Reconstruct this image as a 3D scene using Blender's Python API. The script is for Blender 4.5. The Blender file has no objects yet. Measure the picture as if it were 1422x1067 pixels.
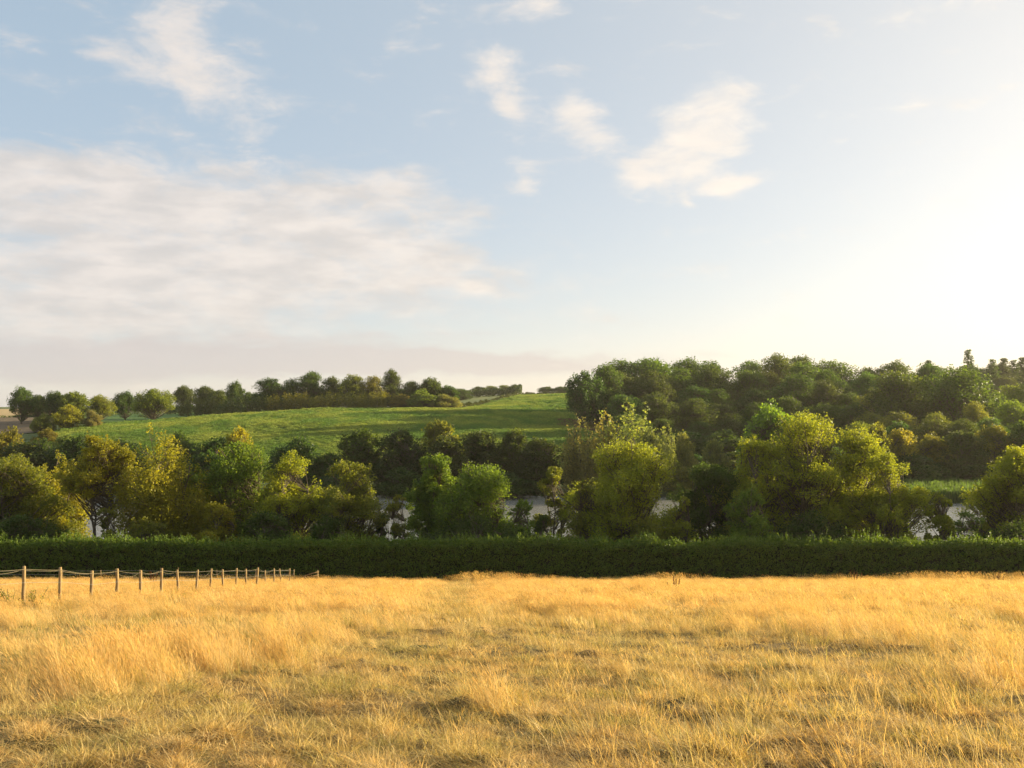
import bpy, math, random
import numpy as np
from mathutils import Vector, Matrix, Euler

# ------------------------------------------------------------------ camera, world, sun, exposure
F = 1383.0            # focal length in photo pixels (1422 wide)
PX0, HZ = 711.0, 560.0   # image centre column and true horizon row of the photo
EYE = 20.0            # the lake lies at z = 0, the eye 20 m above it
scene = bpy.context.scene
cd = bpy.data.cameras.new("camera"); cam = bpy.data.objects.new("camera", cd)
scene.collection.objects.link(cam); scene.camera = cam
cd.sensor_width = 36.0; cd.lens = 36.0 * F / 1422.0
cd.clip_start = 0.1; cd.clip_end = 20000
cam.location = (0, 0, EYE)
cam.rotation_euler = (math.radians(90) + math.atan((HZ - 533.5) / F), 0, 0)

SUN_AZ, SUN_EL = math.radians(68), math.radians(11)     # azimuth clockwise from the view direction (+Y)
sun_dir = Vector((math.sin(SUN_AZ) * math.cos(SUN_EL), math.cos(SUN_AZ) * math.cos(SUN_EL), math.sin(SUN_EL)))
sd = bpy.data.lights.new("sun", 'SUN'); sun = bpy.data.objects.new("sun", sd)
scene.collection.objects.link(sun)
sd.energy = 5.0; sd.angle = math.radians(0.6); sd.color = (1.0, 0.85, 0.53)
sun.rotation_euler = (-sun_dir).to_track_quat('-Z', 'Y').to_euler()
scene.view_settings.view_transform = 'Standard'; scene.view_settings.look = 'None'
scene.view_settings.gamma = 1.0; scene.view_settings.use_curve_mapping = False
scene.view_settings.exposure = 1.32
scene.render.engine = 'CYCLES'
cy = scene.cycles
cy.use_denoising = True
cy.max_bounces = 8; cy.diffuse_bounces = 3; cy.transmission_bounces = 6; cy.transparent_max_bounces = 8
cy.volume_bounces = 0
cy.use_adaptive_sampling = True; cy.adaptive_threshold = 0.015
cy.sample_clamp_indirect = 6.0

class G:
    """small helper for node graphs"""
    def __init__(s, nt): s.nt = nt; s.n = nt.nodes; s.l = nt.links
    def node(s, typ, **kw):
        n = s.n.new(typ)
        for k, v in kw.items(): setattr(n, k, v)
        return n
    def put(s, sock, v):
        if v is None: return
        if isinstance(v, bpy.types.NodeSocket): s.l.new(v, sock)
        else: sock.default_value = v
    def math(s, op, a, b=None, c=None, clamp=False):
        n = s.node('ShaderNodeMath', operation=op); n.use_clamp = clamp
        for i, v in enumerate((a, b, c)): s.put(n.inputs[i], v)
        return n.outputs[0]
    def vmath(s, op, a, b=None):
        n = s.node('ShaderNodeVectorMath', operation=op)
        s.put(n.inputs[0], a); s.put(n.inputs[1], b)
        return n.outputs[0]
    def mix(s, f, a, b, mode='MIX'):
        n = s.node('ShaderNodeMix', data_type='RGBA', blend_type=mode)
        s.put(n.inputs[0], f)
        s.put(n.inputs[6], a if isinstance(a, bpy.types.NodeSocket) else (*a, 1)); s.put(n.inputs[7], b if isinstance(b, bpy.types.NodeSocket) else (*b, 1))
        return n.outputs[2]
    def noise(s, vec, scale, detail=4, rough=0.55, dist=0.0, out=0):
        n = s.node('ShaderNodeTexNoise')
        s.put(n.inputs['Vector'], vec); n.inputs['Scale'].default_value = scale
        n.inputs['Detail'].default_value = detail; n.inputs['Roughness'].default_value = rough; n.inputs['Distortion'].default_value = dist
        return n.outputs[out]
    def ramp(s, f, stops, interp='LINEAR'):
        n = s.node('ShaderNodeValToRGB'); n.color_ramp.interpolation = interp
        e = n.color_ramp.elements
        while len(e) < len(stops): e.new(0.5)
        for q, (p, c) in zip(e, stops): q.position = p; q.color = (*c, 1) if len(c) == 3 else c
        s.put(n.inputs[0], f); return n.outputs[0]
    def maprange(s, v, a, b, c=0.0, d=1.0, smooth=False):
        n = s.node('ShaderNodeMapRange'); n.clamp = True
        if smooth: n.interpolation_type = 'SMOOTHSTEP'
        s.put(n.inputs[0], v)
        for i, q in enumerate((a, b, c, d)): n.inputs[i + 1].default_value = q
        return n.outputs[0]

world = bpy.data.worlds.new("World"); scene.world = world; world.use_nodes = True
def build_world():
    nt = world.node_tree; nt.nodes.clear(); g = G(nt)
    sky = g.node('ShaderNodeTexSky', sky_type='NISHITA'); sky.sun_disc = False
    sky.sun_elevation = SUN_EL; sky.sun_rotation = SUN_AZ
    sky.air_density = 0.9; sky.dust_density = 0.8; sky.ozone_density = 1.6; sky.altitude = 50
    tc = g.node('ShaderNodeTexCoord'); sep = g.node('ShaderNodeSeparateXYZ')
    g.put(sep.inputs[0], tc.outputs['Generated'])
    X, Y, Z = sep.outputs
    az = g.math('ARCTAN2', X, Y); el = g.math('ARCSINE', Z)
    comb = g.node('ShaderNodeCombineXYZ'); g.put(comb.inputs[0], az); g.put(comb.inputs[1], g.math('MULTIPLY', el, 2.1))
    ang = comb.outputs[0]
    # warp so that cloud outlines are ragged
    w = g.noise(ang, 7.0, 5, 0.6, out=1)
    wv = g.vmath('SUBTRACT', w, (0.5, 0.5, 0.5))
    sc = g.node('ShaderNodeVectorMath', operation='SCALE'); g.put(sc.inputs[0], wv); sc.inputs[3].default_value = 0.075
    wo = g.node('ShaderNodeSeparateXYZ'); g.put(wo.inputs[0], sc.outputs[0])
    az2 = g.math('ADD', az, wo.outputs[0]); el2 = g.math('ADD', el, g.math('MULTIPLY', wo.outputs[1], 0.5))
    def blob(px, py, rx, ry, rot, amp):
        a0 = math.atan((px - PX0) / F); e0 = math.atan((HZ - py) / F * math.cos(a0))
        k = F
        dx = g.math('MULTIPLY', g.math('SUBTRACT', az2, a0), k); dy = g.math('MULTIPLY', g.math('SUBTRACT', el2, e0), k)
        c, s = math.cos(math.radians(rot)), math.sin(math.radians(rot))
        u = g.math('DIVIDE', g.math('ADD', g.math('MULTIPLY', dx, c), g.math('MULTIPLY', dy, s)), rx)
        v = g.math('DIVIDE', g.math('SUBTRACT', g.math('MULTIPLY', dy, c), g.math('MULTIPLY', dx, s)), ry)
        d = g.math('ADD', g.math('MULTIPLY', u, u), g.math('MULTIPLY', v, v))
        return g.math('MULTIPLY', g.math('EXPONENT', g.math('MULTIPLY', d, -0.9)), amp)
    puffs = [(290,105,105,42,-18,1.0),(238,38,42,32,-20,.85),(175,85,55,22,-20,.5),(350,10,90,16,-8,.55),
             (690,100,52,32,-35,1.0),(697,158,34,18,-20,1.1),(690,12,70,18,-5,.6),(745,2,50,16,0,.6),(560,66,34,16,0,.45),
             (800,160,40,36,-30,1.15),(822,195,45,16,5,.6),(985,160,62,36,20,1.45),(920,232,74,24,8,1.6),(1005,195,44,28,10,.9),
             (1032,251,34,13,0,1.5),(960,273,11,7,-30,.8),(720,226,32,13,0,.75),(733,258,20,8,0,.7),(655,390,100,13,4,.6),
             (770,505,55,8,0,.6),(30,185,60,14,-10,.4),(30,60,60,12,-15,.3),(330,180,60,40,-20,.3)]
    bank = [(60,265,150,34,-6,.95),(230,262,150,30,-8,.9),(420,262,75,26,0,1.0),(530,245,50,22,0,.8),(590,275,70,22,0,.95),
            (330,330,330,52,-8,1.0),(120,380,300,60,-5,.85),(480,340,170,38,-6,.75),(100,450,260,48,-3,1.0),(330,400,260,26,-4,.5),
            (600,385,140,14,-4,.55),(300,220,100,22,-18,.5),(640,300,60,18,5,.6)]
    low = [(660,506,300,15,0,1.0),(150,490,330,26,0,.7),(250,495,420,16,0,.6),(520,470,260,9,0,.35),(60,520,200,14,0,.6)]
    def total(lst):
        t = None
        for b in lst:
            q = blob(*b); t = q if t is None else g.math('ADD', t, q)
        return t
    n1 = g.noise(ang, 17.0, 9, 0.66, 0.4)
    nst = g.node('ShaderNodeMapping'); g.put(nst.inputs[0], ang); nst.inputs['Scale'].default_value = (5.0, 9.5, 1); nst.inputs['Rotation'].default_value = (0, 0, math.radians(-14))
    n2 = g.noise(nst.outputs[0], 2.0, 8, 0.6, 0.4)
    nn = g.math('ADD', g.math('MULTIPLY', n1, 0.6), g.math('MULTIPLY', n2, 0.4))
    def dens(t, thr, wid):
        return g.maprange(g.math('ADD', g.math('MULTIPLY', t, 0.75), g.math('MULTIPLY', g.math('SUBTRACT', nn, 0.5), 2.6)), thr, thr + wid, 0, 1, True)
    d1 = g.math('MULTIPLY', dens(g.math('MINIMUM', total(puffs), 1.2), 0.14, 0.95), 0.80)
    d2 = g.math('MULTIPLY', dens(g.math('MINIMUM', total(bank), 1.3), 0.04, 1.0), 0.82)
    d3 = g.math('MULTIPLY', g.maprange(g.math('ADD', total(low), g.math('MULTIPLY', g.math('SUBTRACT', n2, 0.5), 1.2)), 0.25, 0.9, 0, 1, True), 0.8)
    # thin generic cloud elsewhere in the dome, which also lights the land
    skn = g.node('ShaderNodeMapping'); g.put(skn.inputs[0], tc.outputs['Generated']); skn.inputs['Scale'].default_value = (1, 1, 2.2)
    n3 = g.noise(skn.outputs[0], 2.6, 7, 0.6, 0.3)
    outside = g.maprange(g.math('ABSOLUTE', az), 0.62, 0.95, 0, 1, True)
    d4 = g.math('MULTIPLY', g.math('MULTIPLY', g.maprange(n3, 0.48, 0.72, 0, 1, True), outside), 0.6)
    # sky colours: Nishita plus scattering close to the sun and at the horizon
    dot = g.node('ShaderNodeVectorMath', operation='DOT_PRODUCT'); g.put(dot.inputs[0], tc.outputs['Generated']); dot.inputs[1].default_value = sun_dir
    cosang = dot.outputs['Value']
    glow2 = g.math('POWER', g.maprange(cosang, -0.45, 1.0), 3.0)
    glow1 = blob(1800, 330, 480, 420, 0, 1.0)      # bright patch added to whiten the sky towards the low sun
    hz = g.math('EXPONENT', g.math('MULTIPLY', g.math('ABSOLUTE', Z), -7.5))
    base = g.mix(1.0, sky.outputs[0], (SKY_MUL[0], SKY_MUL[1], SKY_MUL[2]), 'MULTIPLY')
    def add(col, f, c):
        return g.mix(1.0, col, g.mix(f, (0, 0, 0), c), 'ADD')
    base = add(base, 1.0, SKY_VEIL)
    base = add(base, hz, SKY_HZ)
    base = add(base, glow2, SKY_G2)
    base = add(base, glow1, SKY_G1)
    lit = g.mix(glow2, CL_LIT, (8.6, 7.6, 6.2))
    shade = g.mix(glow2, CL_SHADE, (7.0, 6.0, 4.8))
    shn = g.maprange(g.math('ADD', g.math('MULTIPLY', g.noise(nst.outputs[0], 2.6, 5, 0.5, 0.2), 0.6), g.math('MULTIPLY', g.noise(ang, 22.0, 6, 0.6, 0.2), 0.4)), 0.35, 0.66, 0, 1, True)
    bankcol = g.mix(shn, shade, lit)
    col = g.mix(d2, base, bankcol)
    col = g.mix(d3, col, g.mix(glow2, CL_LOW, (7.0, 5.7, 4.5)))
    col = g.mix(d1, col, g.mix(shn, g.mix(0.3, lit, shade), lit))
    col = g.mix(d4, col, g.mix(0.5, lit, shade))
    bg = g.node('ShaderNodeBackground'); g.put(bg.inputs[0], col); bg.inputs[1].default_value = 0.0695
    out = g.node('ShaderNodeOutputWorld'); g.put(out.inputs[0], bg.outputs[0])
SKY_MUL = (0.36, 0.36, 0.39)
SKY_VEIL = (1.85, 2.4, 2.8)
SKY_HZ = (1.55, 0.85, 0.45)
SKY_G2 = (3.05, 1.75, 0.35)
SKY_G1 = (1.1, 0.95, 0.6)
CL_LIT = (5.3, 4.75, 4.35)
CL_SHADE = (4.05, 3.78, 3.6)
CL_LOW = (3.75, 3.5, 3.45)
build_world()
world.cycles.sampling_method = 'MANUAL'; world.cycles.sample_map_resolution = 512

# ------------------------------------------------------------------ helpers
col = scene.collection
def tag(o, label=None, cat=None, group=None, kind=None):
    if label: o['label'] = label
    if cat: o['category'] = cat
    if group: o['group'] = group
    if kind: o['kind'] = kind
    return o
def link(name, me, parent=None, loc=(0, 0, 0)):
    o = bpy.data.objects.new(name, me); col.objects.link(o); o.location = loc
    if parent is not None: o.parent = parent
    return o
def empty(name, loc, rz=0.0):
    o = bpy.data.objects.new(name, None); col.objects.link(o); o.location = loc; o.rotation_euler = (0, 0, rz)
    o.empty_display_size = 0.5
    return o
def mesh_np(name, verts, faces, mat, rnd=None, smooth=False, attrs=None):
    """faces: (N,4) or (N,3) int array"""
    me = bpy.data.meshes.new(name)
    verts = np.asarray(verts, np.float32).reshape(-1, 3); faces = np.asarray(faces, np.int32)
    n, k = faces.shape
    me.vertices.add(len(verts)); me.vertices.foreach_set('co', verts.ravel())
    me.loops.add(n * k); me.loops.foreach_set('vertex_index', faces.ravel())
    me.polygons.add(n); me.polygons.foreach_set('loop_start', np.arange(n, dtype=np.int32) * k)
    me.polygons.foreach_set('loop_total', np.full(n, k, np.int32))
    if smooth: me.polygons.foreach_set('use_smooth', np.ones(n, bool))
    me.update(calc_edges=True)
    if rnd is not None:
        a = me.attributes.new('rnd', 'FLOAT', 'FACE'); a.data.foreach_set('value', np.asarray(rnd, np.float32))
    for k2, v in (attrs or {}).items():
        a = me.attributes.new(k2, 'FLOAT', 'POINT'); a.data.foreach_set('value', np.asarray(v, np.float32))
    if mat: me.materials.append(mat)
    return me
class MB:
    def __init__(s): s.v = []; s.f = []; s.r = []; s.n = 0
    def add(s, v, f, r=None):
        v = np.asarray(v, float); f = np.asarray(f, int)
        s.v.append(v); s.f.append(f + s.n); s.n += len(v)
        s.r.append(np.full(len(f), 0.5) if r is None else np.broadcast_to(r, len(f)))
    def tube(s, pts, rad, sides=5, r=None, cap=True):
        pts = np.asarray(pts, float); m = len(pts); rad = np.broadcast_to(rad, m)
        d = np.gradient(pts, axis=0); d /= np.linalg.norm(d, axis=1)[:, None] + 1e-9
        ref = np.array([0.31, 0.77, 0.2]) if abs(d[:, 2]).mean() > .5 else np.array([0.0, 0.1, 1.0])
        a = np.cross(d, ref); a /= np.linalg.norm(a, axis=1)[:, None] + 1e-9; b = np.cross(d, a)
        t = np.arange(sides) * 2 * math.pi / sides
        ring = pts[:, None] + rad[:, None, None] * (a[:, None] * np.cos(t)[None, :, None] + b[:, None] * np.sin(t)[None, :, None])
        v = ring.reshape(-1, 3); f = []
        for i in range(m - 1):
            for j in range(sides):
                k = (j + 1) % sides
                f.append((i * sides + j, i * sides + k, (i + 1) * sides + k, (i + 1) * sides + j))
        if cap:
            c0 = len(v); v = np.vstack([v, pts[-1] + d[-1] * rad[-1] * .3, pts[0]])
            for j in range(sides):
                k = (j + 1) % sides
                f.append(((m - 1) * sides + j, (m - 1) * sides + k, c0, c0)); f.append((k, j, c0 + 1, c0 + 1))
        s.add(v, f, r)
    def mesh(s, name, mat, smooth=True):
        v = np.vstack(s.v); f = np.vstack(s.f); r = np.concatenate(s.r)
        return tri_safe(name, v, f, r, mat, smooth)
def tri_safe(name, v, f, r, mat, smooth):
    """faces of four indices, where a repeated last index means a triangle"""
    tri = f[:, 2] == f[:, 3]
    me = bpy.data.meshes.new(name)
    lt = np.where(tri, 3, 4).astype(np.int32); ls = np.concatenate([[0], np.cumsum(lt)[:-1]]).astype(np.int32)
    keep = np.ones_like(f, bool); keep[tri, 3] = False
    me.vertices.add(len(v)); me.vertices.foreach_set('co', v.astype(np.float32).ravel())
    idx = f[keep].astype(np.int32); me.loops.add(len(idx)); me.loops.foreach_set('vertex_index', idx)
    me.polygons.add(len(f)); me.polygons.foreach_set('loop_start', ls); me.polygons.foreach_set('loop_total', lt)
    if smooth: me.polygons.foreach_set('use_smooth', np.ones(len(f), bool))
    me.update(calc_edges=True)
    a = me.attributes.new('rnd', 'FLOAT', 'FACE'); a.data.foreach_set('value', r.astype(np.float32))
    if mat: me.materials.append(mat)
    return me
def wob(x, y, seed, scale, n=7):
    """smooth pseudo noise, about -1..1"""
    rg = np.random.RandomState(seed); s = 0
    for i in range(n):
        a = rg.uniform(0, 2 * math.pi); k = rg.uniform(.6, 1.8) / scale; p = rg.uniform(0, 6.28)
        s = s + np.sin((x * math.cos(a) + y * math.sin(a)) * k * 6.28 + p + 1.3 * np.sin((y * math.cos(a) - x * math.sin(a)) * k * 3.1 + p * 2))
    return s / (n ** .5 * 1.2)

# ------------------------------------------------------------------ terrain
TC = [-900, 0, 80, 200, 300, 450, 560, 640, 700, 780, 850, 1000, 1200, 1422, 2400]
TR = [205, 214, 226, 260, 300, 350, 420, 500, 600, 800, 1200, 3000]
TZ = {  # z relative to the eye, by column then row
 -900: [-22,-19.9,-19.4,-17,-14,-10,-7,-5,-4,-3,-4,-10],
 0:    [-22,-19.9,-19.4,-17.5,-14.4,-10.6,-8.0,-6.1,-4.7,-4.6,-6,-12],
 80:   [-22,-19.9,-19.4,-17.3,-13.0,-8.9,-7.4,-6.3,-5.4,-5.2,-6,-12],
 200:  [-22,-19.9,-19.2,-17.0,-12.8,-9.0,-6.9,-5.8,-5.6,-6,-8,-12],
 300:  [-22,-19.9,-19.2,-16.8,-12.4,-8.2,-4.6,-4.8,-5.2,-6,-8,-12],
 450:  [-22,-19.9,-19.2,-16.4,-11.8,-6.8,-2.7,-3.3,-4.0,-5,-6,-12],
 560:  [-22,-19.9,-19.2,-16.4,-11.8,-6.8,-2.7,-3.3,-3.6,-3,-5,-12],
 640:  [-22,-19.9,-19.2,-16.4,-11.9,-7.2,-3.2,-2.9,-0.8,4.2,3.0,-12],
 700:  [-22,-19.9,-19.2,-16.4,-12.2,-7.8,-3.4,-0.8,2.2,6.6,5.0,-10],
 780:  [-22,-19.9,-19.2,-16.6,-12.6,-8.0,-3.6,0.4,4.6,7.0,6.0,-8],
 850:  [-22,-19.9,-19.2,-16.8,-13.2,-8.6,-3.4,1.5,6.0,9.0,9.0,-5],
 1000: [-22,-19.9,-19.4,-17.4,-14.2,-9.6,-3.6,2.0,6.0,10,12,0],
 1200: [-22,-21.5,-20.6,-18.0,-16.0,-12.0,-6.0,0.5,6.5,14,18,0],
 1422: [-22,-21.5,-20.6,-18.0,-16.0,-12.0,-5.5,1.0,9.0,18,22,0],
 2400: [-22,-21.5,-20.6,-18.0,-16.0,-12.0,-5.5,1.0,9.0,18,22,0]}
_u = np.linspace(-900, 2400, 331); _r = np.linspace(math.log(205), math.log(3000), 240)
def _mk():
    A = np.array([[TZ[c][j] for j in range(len(TR))] for c in TC], float)
    B = np.array([np.interp(_u, TC, A[:, j]) for j in range(len(TR))])      # rows x u
    C = np.array([np.interp(_r, np.log(TR), B[:, i]) for i in range(len(_u))])   # u x r
    k = np.exp(-np.linspace(-2, 2, 9) ** 2); k /= k.sum()
    Cp = np.pad(C, ((4, 4), (0, 0)), 'edge'); C = sum(k[i] * Cp[i:i + len(_u)] for i in range(9))
    Cp = np.pad(C, ((0, 0), (4, 4)), 'edge'); C = sum(k[i] * Cp[:, i:i + len(_r)] for i in range(9))
    return C
_C = _mk()
def px_of(x, y): return PX0 + F * x / np.maximum(y, 1.0)
def X(px, Z): return (px - PX0) / F * Z
def terrain(x, y):
    x = np.asarray(x, float); y = np.asarray(y, float)
    near = EYE - 1.5 - 0.164 * np.minimum(y, 97.0)
    near = near + np.where(y < 97, .04 * wob(x, y, 13, .55) * np.clip((24 - y) / 8, 0, 1) + .05 * wob(x, y, 14, 1.2) * np.clip((40 - y) / 10, 0, 1) + 0.05 * wob(x, y, 3, 3.0) + 0.06 * wob(x, y, 4, 11.0), 0)
    zt = EYE - 1.5 - .164 * 97
    shore = 124 + 3 * wob(x, y * 0, 8, 60)
    t = np.clip((y - 97) / np.maximum(shore - 97, 1), 0, 1); bank = zt + (0.05 - zt) * t ** .8
    bed = np.clip(0.05 - (y - shore) * .2, -2.0, 0.05)
    mid = np.where(y < 97, near, np.where(y < shore, bank, bed))
    ux = (np.clip(px_of(x, y), -900, 2399.9) + 900) / 10.0; rr = (np.log(np.clip(y, 205, 2999)) - _r[0]) / (_r[1] - _r[0])
    i = np.clip(ux.astype(int), 0, len(_u) - 2); j = np.clip(rr.astype(int), 0, len(_r) - 2); a = np.clip(ux - i, 0, 1); b = np.clip(rr - j, 0, 1)
    far = EYE + (_C[i, j] * (1 - a) + _C[i + 1, j] * a) * (1 - b) + (_C[i, j + 1] * (1 - a) + _C[i + 1, j + 1] * a) * b
    far = far + np.clip((y - 230) / 100, 0, 1) * (0.25 * wob(x, y, 5, 60) + .5 * wob(x, y, 6, 190))
    w = np.clip((y - 195) / 12, 0, 1)
    return np.where(y > 195, mid * (1 - w) + far * w, mid)
def T(x, y): return float(terrain(np.array([x]), np.array([y]))[0])

# ------------------------------------------------------------------ materials
def new_mat(name):
    m = bpy.data.materials.new(name); m.use_nodes = True; m.node_tree.nodes.clear(); return m, G(m.node_tree)
def leaf_mat(name, sat_shift=1.0, trans=0.5, rough=0.5):
    m, g = new_mat(name)
    oi = g.node('ShaderNodeObjectInfo'); at = g.node('ShaderNodeAttribute', attribute_name='rnd')
    r = at.outputs['Fac']
    tcn = g.node('ShaderNodeTexCoord')
    n = g.noise(tcn.outputs['Object'], 0.35, 3, 0.6)
    f = g.math('ADD', g.math('MULTIPLY', r, 0.6), g.math('MULTIPLY', n, 0.55))
    k = g.ramp(f, [(0.15, (0.60, 0.66, 0.55)), (0.5, (0.95, 0.97, 0.85)), (0.78, (1.35, 1.22, 1.0)), (0.97, (1.45, 1.36, 1.0))])
    c = g.mix(1.0, oi.outputs['Color'], k, 'MULTIPLY')
    d = g.node('ShaderNodeBsdfPrincipled'); g.put(d.inputs['Base Color'], c); d.inputs['Roughness'].default_value = rough
    d.inputs['Specular IOR Level'].default_value = 0.25
    t = g.node('ShaderNodeBsdfTranslucent'); g.put(t.inputs[0], g.mix(1.0, c, (1.66, 1.58, 0.6), 'MULTIPLY'))
    ms = g.node('ShaderNodeMixShader'); ms.inputs[0].default_value = trans
    g.put(ms.inputs[1], d.outputs[0]); g.put(ms.inputs[2], t.outputs[0])
    o = g.node('ShaderNodeOutputMaterial'); g.put(o.inputs[0], ms.outputs[0]); return m
def bark_mat():
    m, g = new_mat('bark'); tcn = g.node('ShaderNodeTexCoord')
    n = g.noise(tcn.outputs['Object'], 3.0, 5, 0.7)
    c = g.ramp(n, [(0.3, (0.05, 0.035, 0.022)), (0.7, (0.16, 0.12, 0.075))])
    d = g.node('ShaderNodeBsdfPrincipled'); g.put(d.inputs['Base Color'], c); d.inputs['Roughness'].default_value = 0.85
    o = g.node('ShaderNodeOutputMaterial'); g.put(o.inputs[0], d.outputs[0]); return m
def simple(name, stops, scale, rough=0.8, bump=0.0, vec='Object', detail=6, bscale=None, stretch=None, extra=None):
    m, g = new_mat(name); tcn = g.node('ShaderNodeTexCoord'); v = tcn.outputs[vec]
    if stretch:
        mp = g.node('ShaderNodeMapping'); g.put(mp.inputs[0], v); mp.inputs['Scale'].default_value = stretch; v = mp.outputs[0]
    n = g.noise(v, scale, detail, 0.65)
    c = g.ramp(n, stops)
    if extra: c = extra(g, v, c)
    d = g.node('ShaderNodeBsdfPrincipled'); g.put(d.inputs['Base Color'], c); d.inputs['Roughness'].default_value = rough
    d.inputs['Specular IOR Level'].default_value = 0.2
    if bump:
        b = g.node('ShaderNodeBump'); b.inputs['Strength'].default_value = 1.0; b.inputs['Distance'].default_value = bump
        g.put(b.inputs['Height'], g.noise(v, bscale or scale * 3, 6, 0.7)); g.put(d.inputs['Normal'], b.outputs[0])
    o = g.node('ShaderNodeOutputMaterial'); g.put(o.inputs[0], d.outputs[0]); return m
def grass_mat(name):
    m, g = new_mat(name)
    tint = g.node('ShaderNodeAttribute', attribute_name='tint', attribute_type='INSTANCER')
    at = g.node('ShaderNodeAttribute', attribute_name='rnd'); hh = g.node('ShaderNodeAttribute', attribute_name='h')
    k = g.ramp(at.outputs['Fac'], [(0.0, (0.42, 0.38, 0.30)), (0.45, (0.90, 0.89, 0.86)), (1.0, (1.42, 1.36, 1.30))])
    c = g.mix(1.0, tint.outputs['Color'], k, 'MULTIPLY')
    c = g.mix(g.math('MULTIPLY', hh.outputs['Fac'], 0.35), c, g.mix(1.0, c, (1.25, 1.15, 1.0), 'MULTIPLY'))
    d = g.node('ShaderNodeBsdfPrincipled'); g.put(d.inputs['Base Color'], c); d.inputs['Roughness'].default_value = 0.55
    d.inputs['Specular IOR Level'].default_value = 0.3
    t = g.node('ShaderNodeBsdfTranslucent'); g.put(t.inputs[0], g.mix(1.0, c, (1.05, 0.98, 0.7), 'MULTIPLY'))
    ms = g.node('ShaderNodeMixShader'); ms.inputs[0].default_value = 0.42
    g.put(ms.inputs[1], d.outputs[0]); g.put(ms.inputs[2], t.outputs[0])
    o = g.node('ShaderNodeOutputMaterial'); g.put(o.inputs[0], ms.outputs[0]); return m
M_LEAF = leaf_mat('foliage', trans=0.55); M_BARK = bark_mat(); M_GRASS = grass_mat('grass_blades')
M_HEDGE = leaf_mat('hedge_foliage', trans=0.4)
M_CORE = simple('hedge_twigs', [(0.3, (0.02, 0.025, 0.01)), (0.7, (0.05, 0.05, 0.024))], 3.0, 0.95)

def dry_extra(g, v, c):
    n = g.noise(v, 0.55, 5, 0.65); c = g.mix(g.maprange(n, 0.46, 0.62, 0, 0.75, True), c, (0.085, 0.095, 0.03))
    n2 = g.noise(v, 1.1, 5, 0.6); return g.mix(g.maprange(n2, 0.56, 0.70, 0, 0.8, True), c, (0.13, 0.075, 0.035))
M_DRY = simple('dry_meadow_soil', [(0.25, (0.07, 0.045, 0.02)), (0.5, (0.16, 0.11, 0.045)), (0.75, (0.34, 0.24, 0.10))], 9.0, 0.95, 0.06, 'Object', 7, 14.0, extra=dry_extra)
def land_extra(g, v, c):
    n = g.noise(v, 0.012, 3, 0.5); return g.mix(g.maprange(n, 0.5, 0.6, 0, 0.6, True), c, (0.10, 0.13, 0.03))
M_LAND = simple('rough_grassland', [(0.3, (0.05, 0.075, 0.02)), (0.7, (0.10, 0.13, 0.035))], 0.25, 0.95, 0.3, 'Object', 6, .8, extra=land_extra)
def crop_extra(g, v, c):
    mp = g.node('ShaderNodeMapping'); g.put(mp.inputs[0], v); mp.inputs['Rotation'].default_value = (0, 0, math.radians(62)); mp.inputs['Scale'].default_value = (0.03, 0.6, 0.05)
    n = g.noise(mp.outputs[0], 1.0, 4, 0.6); c = g.mix(g.maprange(n, 0.5, 0.72, 0, 0.5, True), c, (0.17, 0.21, 0.04))
    n = g.noise(v, 0.02, 4, 0.6); c = g.mix(g.maprange(n, 0.45, 0.7, 0, 0.45, True), c, (0.11, 0.20, 0.04))
    return c
M_CROP = simple('green_crop', [(0.3, (0.055, 0.12, 0.018)), (0.7, (0.115, 0.20, 0.035))], 0.8, 0.9, 0.35, 'Object', 6, 1.6, extra=crop_extra)
M_PALE = simple('pale_pasture', [(0.3, (0.16, 0.20, 0.05)), (0.7, (0.30, 0.28, 0.09))], 0.06, 0.95, 0.15, 'Object', 5, 1.0)
M_PLOUGH = simple('ploughed_soil', [(0.3, (0.11, 0.075, 0.045)), (0.7, (0.20, 0.14, 0.08))], 0.3, 0.95, 0.25, 'Object', 5, 1.5)
M_STUB = simple('cereal_stubble', [(0.3, (0.38, 0.26, 0.12)), (0.7, (0.52, 0.37, 0.18))], 0.2, 0.95, 0.1, 'Object', 5, 1.5)
M_POST = simple('weathered_post_wood', [(0.25, (0.14, 0.09, 0.04)), (0.5, (0.31, 0.21, 0.095)), (0.8, (0.48, 0.35, 0.18))], 6.0, 0.8, 0.01, 'Object', 7, 30, stretch=(4, 4, .5))
M_ROPE = simple('rope_fibre', [(0.3, (0.18, 0.15, 0.09)), (0.7, (0.30, 0.25, 0.16))], 40.0, 0.8)
M_WIRE = simple('galvanised_wire', [(0.3, (0.25, 0.25, 0.24)), (0.7, (0.42, 0.41, 0.38))], 20.0, 0.5)
M_RUST = simple('dried_seed_head', [(0.3, (0.12, 0.045, 0.02)), (0.7, (0.26, 0.11, 0.045))], 14.0, 0.85)
M_SOILB = simple('bare_earth', [(0.3, (0.10, 0.065, 0.04)), (0.7, (0.24, 0.16, 0.10))], 7.0, 0.95, 0.05, 'Object', 7, 14)
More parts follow.
